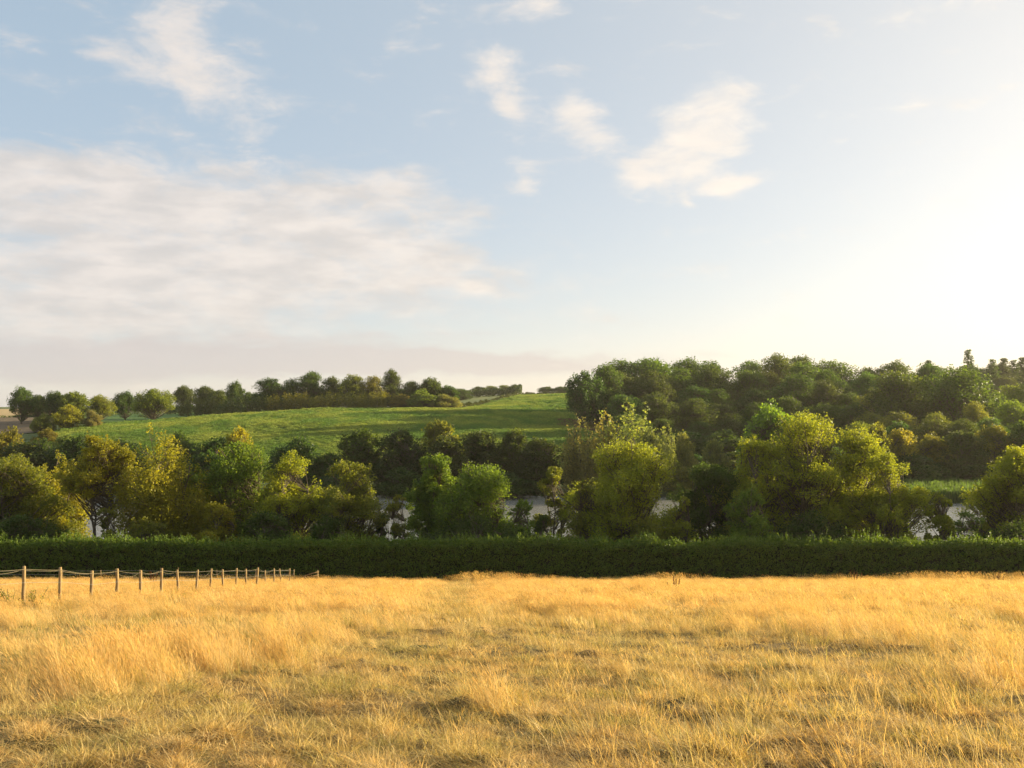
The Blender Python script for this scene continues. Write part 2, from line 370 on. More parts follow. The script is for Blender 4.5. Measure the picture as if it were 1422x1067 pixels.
def water_mat():
    m, g = new_mat('lake_water'); tcn = g.node('ShaderNodeTexCoord')
    d = g.node('ShaderNodeBsdfPrincipled'); d.inputs['Base Color'].default_value = (0.30, 0.28, 0.245, 1)
    d.inputs['Roughness'].default_value = 0.16; d.inputs['IOR'].default_value = 1.33; d.inputs['Specular IOR Level'].default_value = 1.0
    mp = g.node('ShaderNodeMapping'); g.put(mp.inputs[0], tcn.outputs['Object']); mp.inputs['Scale'].default_value = (0.25, 0.9, 1)
    b = g.node('ShaderNodeBump'); b.inputs['Strength'].default_value = 0.8; b.inputs['Distance'].default_value = 0.22
    g.put(b.inputs['Height'], g.noise(mp.outputs[0], 1.2, 4, 0.6)); g.put(d.inputs['Normal'], b.outputs[0])
    o = g.node('ShaderNodeOutputMaterial'); g.put(o.inputs[0], d.outputs[0]); return m
M_WATER = water_mat()

# ------------------------------------------------------------------ ground sheets
def grid_mesh(name, xs, ys, zf, mat):
    XX, YY = np.meshgrid(xs, ys); ZZ = zf(XX, YY)
    v = np.stack([XX, YY, ZZ], -1).reshape(-1, 3); nx, ny = len(xs), len(ys)
    i = np.arange(nx - 1)[None] + np.arange(ny - 1)[:, None] * nx
    f = np.stack([i, i + 1, i + 1 + nx, i + nx], -1).reshape(-1, 4)
    return mesh_np(name, v, f, mat, smooth=True)
def spaced(a, b, n, p): t = np.linspace(-1, 1, n); return (a + b) / 2 + (b - a) / 2 * np.sign(t) * np.abs(t) ** p
ys = np.concatenate([np.linspace(94, 205, 80), np.geomspace(207, 3000, 190)[0:]])
xs = spaced(-2600, 2600, 360, 2.2)
g0 = link('ground', grid_mesh('ground', xs, ys, lambda x, y: terrain(x, y) - 0.02, M_LAND)); tag(g0, kind='structure')
ys = np.concatenate([np.linspace(-40, 3, 30), np.linspace(3.2, 30, 200), np.linspace(30.3, 97, 180)])
xs = spaced(-110, 110, 420, 1.6)
g1 = link('dry_field', grid_mesh('dry_field', xs, ys, lambda x, y: terrain(x, y), M_DRY)); tag(g1, kind='structure')
wm = grid_mesh('water', np.linspace(-420, 420, 3), np.linspace(112, 236, 3), lambda x, y: 0 * x, M_WATER)
tag(link('water', wm), kind='structure')
def px_patch(name, left, right, Z0, Z1, mat, n=(120, 90), lift=0.15, label=None):
    """field on the far slope between two distances given per photo column"""
    cols = np.linspace(left, right, n[0]); v = []
    for s in np.linspace(0, 1, n[1]):
        z0 = np.interp(cols, *zip(*Z0)); z1 = np.interp(cols, *zip(*Z1)); Z = z0 + (z1 - z0) * s
        x = X(cols, Z); v.append(np.stack([x, Z, terrain(x, Z) + lift], -1))
    v = np.array(v).reshape(-1, 3); nx = n[0]
    i = np.arange(nx - 1)[None] + np.arange(n[1] - 1)[:, None] * nx
    f = np.stack([i, i + 1, i + 1 + nx, i + nx], -1).reshape(-1, 4)
    return tag(link(name, mesh_np(name, v, f, mat, smooth=True)), kind='structure')
px_patch('green_field', 62, 845, [(62, 325), (120, 250), (845, 236)], [(62, 330), (100, 352), (200, 400), (300, 416), (450, 430), (600, 436), (650, 470), (700, 600), (730, 700), (845, 720)], M_CROP, (260, 150))
px_patch('pale_field', 560, 735, [(560, 470), (650, 500), (700, 625), (735, 730)], [(560, 900), (735, 900)], M_PALE, (60, 60))
px_patch('ploughed_field', -500, 74, [(-500, 330), (74, 345)], [(-500, 470), (74, 470)], M_PLOUGH, (60, 40))
px_patch('stubble_field', -500, 100, [(-500, 480), (100, 480)], [(-500, 760), (100, 760)], M_STUB, (60, 40))
px_patch('far_green_field', 110, 300, [(110, 385), (200, 412), (300, 428)], [(110, 560), (300, 560)], M_CROP, (60, 40), 0.12)

# ------------------------------------------------------------------ trees
def leaf_quads(c, size, rg, flat=0.0):
    n = len(c); a = rg.normal(size=(n, 3)); a[:, 2] *= (1 - flat * .6); a /= np.linalg.norm(a, axis=1)[:, None]
    b = rg.normal(size=(n, 3)); b -= (a * b).sum(1)[:, None] * a
    b /= np.linalg.norm(b, axis=1)[:, None]
    s = size * rg.uniform(.6, 1.3, (n, 1)); a = a * s * .55; b = b * s * .36
    v = np.stack([c - a, c - b, c + a * .9, c + b], 1).reshape(-1, 3)
    return v, np.arange(n * 4).reshape(-1, 4)
def tree_meshes(name, seed, H, W, form='round', nleaf=30000, leaf=.2, base=.1, lobes=9, stems=1, open_=0.0, sides=5):
    rg = np.random.RandomState(seed); tb = MB(); clumps = []   # (centre, radius xyz)
    if form in ('round', 'airy', 'bush', 'oak'):
        L = []
        z0 = base * H
        for k in range(lobes):
            a = k * 2.4 + rg.uniform(-.5, .5); q = math.sqrt((k + .5) / lobes)
            t = ((k * 7) % lobes + rg.uniform(.2, .8)) / lobes
            env = W / 2 * math.sqrt(max(0.02, 1 - ((t - .38) / .66) ** 2))
            if form == 'bush': env = W / 2 * math.sqrt(max(0.02, 1 - (t / 1.03) ** 2))
            if form == 'oak': env = W / 2 * math.sqrt(max(0.02, 1 - ((t - .35) / .7) ** 2))
            rad = min(W * (rg.uniform(.12, .235) if leaf < .45 else rg.uniform(.18, .28)), H * .27)
            rho = max(env - rad * .8, 0) * rg.uniform(.62, 1.12)
            zc = z0 + rad * .55 + (H - z0 - rad * 1.35) * t * rg.uniform(.92, 1.0)
            L.append((np.array([rho * math.cos(a), rho * math.sin(a), zc]), rad))
        rt = min(W * .17, H * .2)
        L.append((np.array([rg.uniform(-.1, .1) * W, rg.uniform(-.1, .1) * W, H - rt]), rt)); L.append((np.array([0, 0, (z0 + H) / 2]), min(W * .24, (H - z0) * .3)))
        if form == 'round':
            for t in (.42, .62, .8): L.append((np.array([rg.uniform(-.08, .08) * W, rg.uniform(-.08, .08) * W, z0 + (H - z0) * t]), min(W * (.30 - .16 * t), H * .2)))
        if form in ('round', 'bush') and open_ < .1:          # skirt lobes low down
            for k in range(max(3, lobes // 2)):
                a = k * 6.28 / max(3, lobes // 2) + rg.uniform(-.6, .6); rad = W * rg.uniform(.14, .22)
                L.append((np.array([math.cos(a) * W * .3, math.sin(a) * W * .3, z0 + rad * .9 + rg.uniform(0, .18) * H]), rad))
        for c, rad in L:
            m = int(17 * (1 - open_) + 3)
            for _ in range(m):
                d = rg.normal(size=3); d /= np.linalg.norm(d)
                if d[2] < -.3 and rg.rand() < .6: d[2] *= -1
                p = c + d * rad * rg.uniform(.5, 1.0) ** .7 * np.array([1, 1, .95])
                r = rad * rg.uniform(.2, .42); e = rg.uniform(.7, 1.25); clumps.append((p, np.array([r * 1.15 / e ** .5, r * 1.15 / e ** .5, r * e])))
                if leaf < .3 and d[2] > .2 and rg.rand() < .18: clumps.append((p + d * r * 1.1 + np.array([0, 0, r * .5]), np.array([r * .35, r * .35, r * .75])))
    elif form == 'upright':
        npl = lobes
        for k in range(npl):
            a = k * 2.4 + rg.uniform(-.3, .3); q = math.sqrt((k + .5) / npl); rho = q * W * .4
            top = H * (1 - .38 * q ** 2) * rg.uniform(.84, 1.0); z = base * H + rg.uniform(0, .15) * H
            n = int(9 + 5 * top / H); pw = W * rg.uniform(.07, .12)
            for i in range(n):
                t = i / (n - 1); zz = z + (top - z) * t
                r = pw * (1.1 - .75 * t ** 2) * rg.uniform(.8, 1.25); off = rho * (.55 + .45 * min(t * 1.6, 1))
                clumps.append((np.array([math.cos(a) * off + rg.normal() * pw * .5, math.sin(a) * off + rg.normal() * pw * .5, zz]), np.array([r, r, r * 1.9])))
    elif form == 'conifer':
        nt = 30
        for i in range(nt):
            t = i / nt; zz = H * (.16 + .84 * t); rr = W / 2 * (1 - t ** 1.3) ** .8 * rg.uniform(.6, 1.15)
            for k in range(int(8 - 5 * t)):
                a = rg.uniform(0, 6.28); q = rg.uniform(.35, .95); r = max(rr * .5, .12 * W)
                clumps.append((np.array([math.cos(a) * rr * q, math.sin(a) * rr * q, zz - rr * q * .25]), np.array([r, r, r * .5])))
    elif form == 'thicket':                     # many thin young stems, crown to the ground
        for k in range(lobes * 6):
            x, y = rg.uniform(-W / 2, W / 2), rg.uniform(-W / 5, W / 5); top = H * rg.uniform(.72, 1.0) * (1 - .5 * abs(2 * x / W) ** 4)
            r = W * rg.uniform(.03, .055)
            for t in np.linspace(.08, 1, 6): clumps.append((np.array([x + rg.normal() * r * .5, y + rg.normal() * r * .5, top * t - r * .8]), np.array([r, r, r * 2.2])))
    # wood
    th = H * (.72 if form != 'conifer' else .97); r0 = max(.012 * H + .06, W * .022)
    roots = [np.array([0.0, 0, 0])] if stems == 1 else [np.array([math.cos(k * 2.3), math.sin(k * 2.3), 0]) * W * .05 for k in range(stems)]
    paths = []
    for k, rt in enumerate(roots):
        a = rg.uniform(0, 6.28) if stems == 1 else k * 2.3; ln = (.04 if stems == 1 else .16) * W
        t = np.linspace(0, 1, 9); pth = np.stack([rt[0] + math.cos(a) * ln * t ** 1.2 + rg.normal(size=9) * .012 * H * t, rt[1] + math.sin(a) * ln * t ** 1.2 + rg.normal(size=9) * .012 * H * t, -.4 + (th + .4) * t * rg.uniform(.9, 1)], -1)
        tb.tube(pth, r0 * (1.25 if stems == 1 else .75) * (1 - .8 * t) * np.where(t < .1, 1.25, 1), max(sides + 2, 6)); paths.append(pth)
    step = 1 if form in ('round', 'airy', 'oak', 'bush') else 2
    if form != 'thicket':
        for c, r in clumps[::step]:
            pth = paths[rg.randint(len(paths))]
            hh = max(.06 * H, c[2] - np.hypot(c[0], c[1]) * rg.uniform(.5, 1.1) - .05 * H); hh = min(hh, th * .95)
            s0 = np.array([np.interp(hh, pth[:, 2], pth[:, 0]), np.interp(hh, pth[:, 2], pth[:, 1]), hh])
            mid = (s0 + c) / 2 + np.array([0, 0, -.04 * H]) + rg.normal(size=3) * .012 * H; t = np.linspace(0, 1, 5)[:, None]
            b = s0 * (1 - t) ** 2 + 2 * mid * t * (1 - t) + c * t ** 2; bl = np.linalg.norm(c - s0)
            rb = min(.011 * bl + .015, r0 * .4); tb.tube(b, rb * (1 - .75 * t[:, 0]), 4, cap=False)
            for _ in range(2):
                e = c + rg.normal(size=3) * r * .6; tb.tube([b[3], (b[3] + e) / 2 + rg.normal(size=3) * .05, e], [rb * .35, rb * .25, rb * .1], 3, cap=False)
    else:
        pass
    # leaves
    vol = np.array([(r[0] * r[1] * r[2]) ** .72 for c, r in clumps]); vol *= rg.uniform(.5, 1.4, len(vol)); cnt = (vol / vol.sum() * nleaf).astype(int)
    C = np.repeat(np.array([c for c, r in clumps]), cnt, 0); R = np.repeat(np.array([r for c, r in clumps]), cnt, 0)
    d = rg.normal(size=C.shape); d /= np.linalg.norm(d, axis=1)[:, None]; q = rg.uniform(0, 1, (len(C), 1)) ** .4
    P = C + d * q * R * (1 + rg.exponential(.06, (len(C), 1)))
    P[:, 2] += np.abs(d[:, 2]) * R[:, 2] * .15
    P = P[P[:, 2] > .1]
    v, f = leaf_quads(P, leaf, rg, .3)
    cl = np.repeat(rg.uniform(0, 1, len(clumps)), cnt)[:len(P)]
    rnd = np.clip(rg.uniform(0, 1, len(P)) * .7 + cl * .3, 0, 1)
    We = 2.08 * np.percentile(np.abs(P[:, :2]), 98); He = np.percentile(P[:, 2], 99.7)
    return tb.mesh(name + '_trunk', M_BARK), mesh_np(name + '_crown', v, f, M_LEAF, rnd=rnd), He, We
def place(kind, meshes, x, y, H, W, color, label, cat, group=None, rz=None, sink=0.0):
    tm, cm, h, w = meshes; z = T(x, y) - sink
    o = empty(kind, (x, y, z), 0.0); tag(o, label, cat, group)
    if rz is None: rz = (x * 1.7 + y * 2.3) % 6.28
    o.rotation_euler = (0, 0, rz); o.scale = (W / w, W / w, H / h)
    t = link('trunk', tm, o); c = link('crown', cm, o); c.color = (*color, 1)
    return o
ORD = ['leftmost', 'second', 'third', 'fourth', 'fifth', 'sixth', 'seventh', 'eighth', 'ninth', 'tenth', 'eleventh', 'twelfth', 'thirteenth', 'fourteenth', 'fifteenth', 'sixteenth',
       'seventeenth', 'eighteenth', 'nineteenth', 'twentieth', 'twenty-first', 'twenty-second', 'twenty-third', 'twenty-fourth', 'twenty-fifth', 'twenty-sixth', 'twenty-seventh', 'twenty-eighth', 'twenty-ninth', 'thirtieth', 'thirty-first', 'thirty-second']

# colours of foliage (base colours)
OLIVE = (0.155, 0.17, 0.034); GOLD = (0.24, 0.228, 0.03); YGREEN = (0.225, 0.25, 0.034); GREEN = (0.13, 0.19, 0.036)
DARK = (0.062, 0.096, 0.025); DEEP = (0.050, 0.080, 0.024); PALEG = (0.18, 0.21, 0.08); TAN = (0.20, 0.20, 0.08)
# --- the row between the hedge and the lake: each its own tree
NEAR = [ # px, Z, top row, width px, form, lobes, stems, open, base, leaves, colour, name, label
 (-70, 116, 630, 143, 'round', 9, 3, 0, .05, 24000, OLIVE, 'lakeside_tree', 'olive tree cut by the left edge of the photo, behind the hedge'),
 (20, 114, 636, 132, 'round', 9, 3, .1, .05, 30000, OLIVE, 'lakeside_tree', 'dark olive alder with golden top at the left end of the lakeside row'),
 (78, 119, 642, 85, 'upright', 10, 3, .1, .08, 22000, GOLD, 'lakeside_tree', 'olive gold tree left of the slender open tree with bare stems'),
 (138, 112, 606, 98, 'airy', 7, 4, .35, .52, 12000, GOLD, 'slender_tree', 'slender vase-shaped tree with yellow top and bare stems, water showing behind'),
 (230, 113, 612, 129, 'upright', 20, 4, 0, .04, 42000, GOLD, 'upright_tree', 'golden yellow tree with upright plumes behind the hedge'),
 (330, 117, 618, 132, 'round', 10, 3, 0, .05, 40000, GREEN, 'lakeside_tree', 'rounded bright green tree with drooping lobes right of the golden plumed tree'),
 (308, 108, 700, 78, 'bush', 5, 3, 0, 0, 12000, GOLD, 'bush', 'low golden arching bush behind the hedge under the rounded green tree'),
 (402, 114, 633, 116, 'round', 8, 3, .1, .05, 26000, YGREEN, 'lakeside_tree', 'ragged olive tree directly below the dark round bush of the far shore'),
 (482, 111, 644, 124, 'round', 8, 3, .25, .12, 26000, OLIVE, 'lakeside_tree', 'open alder with visible branches and golden tips left of the middle water gap'),
 (604, 114, 634, 82, 'round', 7, 1, .15, .08, 24000, GREEN, 'lakeside_tree', 'dark green tree with a spire top just right of the middle water gap'),
 (666, 112, 648, 146, 'round', 10, 3, 0, .04, 36000, GREEN, 'lakeside_tree', 'broad low green tree with bright rounded top left of the picture centre'),
 (770, 116, 650, 58, 'airy', 6, 3, .4, .2, 8000, OLIVE, 'slender_tree', 'sparse young alder with water glinting through it near the centre'),
 (872, 112, 616, 168, 'round', 11, 3, .05, .07, 44000, YGREEN, 'lakeside_tree', 'large yellow green tree right of centre with layered boughs'),
 (984, 116, 646, 112, 'round', 7, 3, .1, .05, 24000, DARK, 'lakeside_tree', 'dark green tree filling the gap left of the tallest lakeside tree'),
 (1046, 115, 612, 123, 'round', 8, 3, 0, .05, 28000, YGREEN, 'lakeside_tree', 'yellow green shoulder tree against the left flank of the tallest lakeside tree'),
 (1112, 114, 580, 160, 'round', 13, 4, .04, .04, 50000, YGREEN, 'lakeside_tree', 'tallest lakeside tree, bright yellow green with billowing top'),
 (1186, 117, 600, 132, 'round', 10, 3, .05, .04, 38000, YGREEN, 'lakeside_tree', 'yellow green tree merging into the right flank of the tallest lakeside tree'),
 (1228, 110, 633, 127, 'round', 8, 3, .1, .08, 30000, YGREEN, 'lakeside_tree', 'golden green tree last in the tall group right of centre'),
 (1040, 106, 682, 84, 'bush', 5, 3, 0, 0, 15000, GREEN, 'bush', 'fresh green bush behind the hedge under the shoulder tree'),
 (1305, 108, 686, 44, 'airy', 5, 1, .3, .28, 5500, YGREEN, 'sapling', 'small thin sapling standing alone before the bright water at the right'),
 (1408, 112, 624, 114, 'round', 10, 3, .05, .06, 36000, YGREEN, 'lakeside_tree', 'yellow green tree at the right edge with its crown overhanging the water'),
 (1515, 116, 610, 154, 'round', 10, 3, 0, .05, 20000, OLIVE, 'lakeside_tree', 'tree beyond the right edge of the photo behind the hedge end'),
 (551, 108, 688, 44, 'airy', 5, 2, .45, .12, 2600, OLIVE, 'sapling', 'thin dark sapling leaning over the middle water gap'),
 (812, 110, 668, 46, 'airy', 5, 2, .45, .12, 2800, OLIVE, 'sapling', 'thin sapling against the water just left of the large layered tree'),
 (722, 108, 694, 50, 'airy', 5, 2, .4, .08, 3000, GREEN, 'sapling', 'thin green sapling right of the broad low green tree'),
 (946, 108, 690, 40, 'airy', 5, 2, .45, .10, 2400, YGREEN, 'sapling', 'thin yellow green sapling right of the large layered tree'),
 (150, 107, 706, 50, 'airy', 5, 2, .5, .10, 2200, OLIVE, 'sapling', 'thin olive sapling among the bare stems of the vase-shaped tree'),
 (1348, 108, 712, 50, 'airy', 5, 2, .4, .05, 2600, GREEN, 'sapling', 'low green sapling between the lone sapling and the right edge tree'),
 (35, 106, 715, 120, 'bush', 6, 3, 0, 0, 12000, DARK, 'bush', 'low dark bush at the foot of the leftmost olive alder'),
 (210, 106, 722, 90, 'bush', 5, 3, 0, 0, 9000, OLIVE, 'bush', 'low olive bush at the foot of the golden plumed tree'),
 (375, 106, 712, 90, 'bush', 5, 3, 0, 0, 9000, DARK, 'bush', 'low dark bush between the rounded green tree and the ragged olive tree'),
 (455, 106, 718, 100, 'bush', 5, 3, 0, 0, 9000, DARK, 'bush', 'low dark bush at the foot of the open alder'),
 (532, 109, 715, 36, 'bush', 5, 3, .3, 0, 5500, DARK, 'bush', 'thin dark bush at the left rim of the middle water gap'),
 (668, 106, 716, 150, 'bush', 6, 3, 0, 0, 12000, DARK, 'bush', 'low dark bush at the foot of the broad green tree'),
 (752, 108, 716, 34, 'bush', 5, 3, .4, 0, 4000, DARK, 'bush', 'thin dark bush beside the sparse young alder'),
 (896, 106, 722, 70, 'bush', 5, 3, 0, 0, 8000, OLIVE, 'bush', 'low olive bush at the right foot of the large layered tree'),
 (1125, 106, 712, 130, 'bush', 6, 3, 0, 0, 12000, DARK, 'bush', 'low dark bush in the deep gap under the tallest lakeside tree'),
 (1410, 106, 725, 100, 'bush', 6, 3, 0, 0, 8000, DARK, 'bush', 'low dark bush below the tree at the right edge'),
]
for i, (px, Z, ty, wp, form, lb, st, op, bs, nl, cl, nm, lab) in enumerate(NEAR):
    x = X(px, Z); H = EYE + (HZ - ty) / F * Z - T(x, Z); W = wp / F * Z
    ms = tree_meshes('near_tree', 100 + i, H, W, form, int(nl * 1.7), .185, bs, lb if form == 'upright' else int(lb * 1.8), st, op)
    cat = {'bush': 'bush', 'sapling': 'sapling'}.get(nm, 'tree')
    place(nm, ms, x, Z, H, W, cl, lab, cat, 'trees and bushes between hedge and lake', rz=0.0)

# --- variants shared by the farther trees
V = {'r': [tree_meshes('mid_round', 300 + i, 12, 11, 'round', 15000, .40, .02, 16, 2, 0, 4) for i in range(4)],
     'b': [tree_meshes('mid_bush', 320 + i, 8, 10, 'bush', 11000, .36, 0, 12, 3, 0, 4) for i in range(3)],
     'o': [tree_meshes('far_oak', 340 + i, 14, 15, 'oak', 13000, .50, .2, 15, 1, 0, 4) for i in range(5)],
     'w': [tree_meshes('wood_tree', 360 + i, 20, 18, 'round', 20000, .50, .02, 22, 1, 0, 4) for i in range(7)],
     'u': [tree_meshes('pale_upright', 380 + i, 12, 8, 'upright', 9000, .36, .02, 14, 3, 0, 4) for i in range(2)],
     'c': [tree_meshes('conifer', 390 + i, 20, 9, 'conifer', 6000, .6, 0, 9, 1, 0, 4) for i in range(2)],
     't': [tree_meshes('thicket', 395 + i, 7, 16, 'thicket', 9000, .36, 0, 9, 1, 0, 4) for i in range(2)]}
cnt_ = {}
def far_tree(key, px, Z, ty, wp, color, name, label, cat='tree', group=None, base_y=None):
    k = cnt_.get(key, 0); cnt_[key] = k + 1
    ms = V[key][k % len(V[key])]; x = X(px, Z); zb = T(x, Z)
    H = max(EYE + (HZ - ty) / F * Z - zb, 2.0); W = wp / F * Z
    rg = random.Random(px * 13 + Z); c = tuple(q * rg.uniform(.85, 1.15) for q in color)
    rz = 0.15 if key == 't' else None
    return place(name, ms, x, Z, H, W, c, label, cat, group, rz=rz, sink=.1)
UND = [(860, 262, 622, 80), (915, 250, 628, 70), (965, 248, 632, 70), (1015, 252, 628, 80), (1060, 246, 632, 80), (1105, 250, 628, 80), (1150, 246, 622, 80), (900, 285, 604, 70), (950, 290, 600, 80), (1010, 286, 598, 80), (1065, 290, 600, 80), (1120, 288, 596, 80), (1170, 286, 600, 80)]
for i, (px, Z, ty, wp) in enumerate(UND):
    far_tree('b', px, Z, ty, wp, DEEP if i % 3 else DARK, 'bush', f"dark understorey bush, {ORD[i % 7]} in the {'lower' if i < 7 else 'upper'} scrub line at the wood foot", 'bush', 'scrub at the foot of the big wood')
for i, (px, Z, ty, wp, cl, d_) in enumerate([(66, 300, 596, 40, OLIVE, 'olive'), (92, 285, 604, 44, TAN, 'tan'), (60, 262, 610, 60, DARK, 'dark green'), (128, 262, 612, 50, DARK, 'small dark green')]):
    far_tree('b', px, Z, ty, wp, cl, 'bush', d_ + ' margin bush at the lower left corner of the green field', 'bush', 'bushes at the left field corner')
SHORE = 'trees along the far shore of the lake'
FAR = [ # far shore, left to right
 ('b', -60, 226, 612, 130, DARK, 'tree beyond the left edge on the far shore', None),
 ('b', 18, 228, 596, 70, OLIVE, 'olive bush at the left edge below the ploughed field', None),
 ('b', 40, 220, 616, 110, DEEP, 'dark bush mass under the ploughed field at the far left', None),
 ('b', 110, 222, 607, 90, DEEP, 'dark bush behind the slender open tree on the far shore', None),
 ('b', 172, 226, 612, 80, DEEP, 'dark bush behind the gap between slender and golden trees', None),
 ('b', 252, 224, 601, 70, DARK, 'dark rounded bush peeping over the golden plumed tree', None),
 ('b', 330, 226, 596, 60, GOLD, 'golden bush on the field edge above the rounded green tree', None),
 ('b', 300, 222, 610, 80, DARK, 'dark bush left of the golden field-edge bush', None),
 ('b', 412, 222, 608, 78, DEEP, 'very dark dome-shaped bush at the bottom edge of the green field', None),
 ('b', 455, 224, 630, 70, DARK, 'low dark bush in the dip right of the dome-shaped bush', None),
 ('r', 503, 222, 597, 62, DARK, 'dark tree with a pale tip at the left end of the far shore row', None),
 ('r', 556, 220, 598, 74, DEEP, 'dark broad tree second in the far shore row', None),
 ('r', 612, 224, 586, 62, OLIVE, 'far shore tree with a sunlit golden cap above the spire tree', None),
 ('r', 618, 216, 606, 70, DEEP, 'dark tree below the golden-capped far shore tree', None),
 ('r', 668, 221, 600, 76, DEEP, 'dark far shore tree above the broad low green tree', None),
 ('r', 712, 223, 598, 60, DARK, 'far shore tree with two small golden tips right of the golden-capped tree', None),
 ('r', 750, 218, 610, 74, DEEP, 'dark far shore tree left of the brown shrub', None),
 ('b', 560, 213, 650, 80, DEEP, 'low dark bush at the waterline above the middle water gap', None),
 ('b', 480, 213, 655, 90, DEEP, 'low dark bush at the waterline left of the middle water gap', None),
 ('b', 700, 213, 655, 100, DEEP, 'low dark bush at the waterline above the young alder', None),
 ('u', 806, 214, 584, 52, TAN, 'brownish upright shrub at the bottom right corner of the green field', 'pale willows by the far shore'),
 ('u', 840, 218, 580, 50, TAN, 'tan willow joined to the left of the tall pale willow', 'pale willows by the far shore'),
 ('u', 878, 216, 564, 82, PALEG, 'tall pale gold willow rising behind the layered tree', 'pale willows by the far shore'),
 ('b', 905, 212, 600, 50, PALEG, 'pale low willow at the right foot of the tall pale willow', 'pale willows by the far shore'),
 ('u', 928, 232, 596, 34, PALEG, 'narrow pale green willow before the dark wood', 'pale willows by the far shore'),
 ('b', 950, 224, 603, 42, PALEG, 'small pale green willow second from the tall pale willow', 'pale willows by the far shore'),
 ('b', 992, 226, 612, 40, PALEG, 'small rounded pale willow between dark wood and shoulder tree', 'pale willows by the far shore'),
 ('b', 960, 216, 650, 90, OLIVE, 'olive waterside bush seen right of the large layered tree', None),
 ('r', 1068, 205 + 20, 563, 92, GREEN, 'green rounded tree left behind the tallest lakeside tree', None),
 ('r', 1110, 232, 575, 60, GREEN, 'green tree partly hidden behind the tallest lakeside tree', None),
 ('r', 1215, 238, 590, 46, OLIVE, 'olive tree right above the shoulder of the tallest lakeside tree', None),
 ('r', 1250, 240, 597, 50, YGREEN, 'sunlit golden topped tree above the right end of the tallest tree', None),
 ('r', 1292, 244, 604, 60, OLIVE, 'dusky tree with a leaning dead branch above the reeds', None),
 ('r', 1335, 241, 600, 66, DARK, 'dusky round tree right above the reed bed', None),
 ('r', 1380, 243, 592, 66, OLIVE, 'dusky olive tree behind the right edge tree', None),
 ('r', 1425, 240, 588, 70, DARK, 'dusky tree at the right edge of the photo on the far shore', None),
 ('r', 1490, 242, 590, 80, DARK, 'dusky tree beyond the right edge on the far shore', None),
 ('b', 1190, 236, 640, 80, DARK, 'dark waterside bush hidden behind the tallest lakeside tree', None),
 ('b', 1270, 236, 632, 90, DEEP, 'dark low bush at the left end of the reed bed', None),
 ('b', 1350, 237, 634, 90, DEEP, 'dark low bush behind the middle of the reed bed', None),
 ('b', 1430, 236, 632, 90, DEEP, 'dark low bush behind the right end of the reed bed', None),
]
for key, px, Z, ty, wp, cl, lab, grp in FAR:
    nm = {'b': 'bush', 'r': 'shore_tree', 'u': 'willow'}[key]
    far_tree(key, px, Z, ty, wp, cl, nm, lab, 'bush' if key == 'b' else 'tree', grp or SHORE)
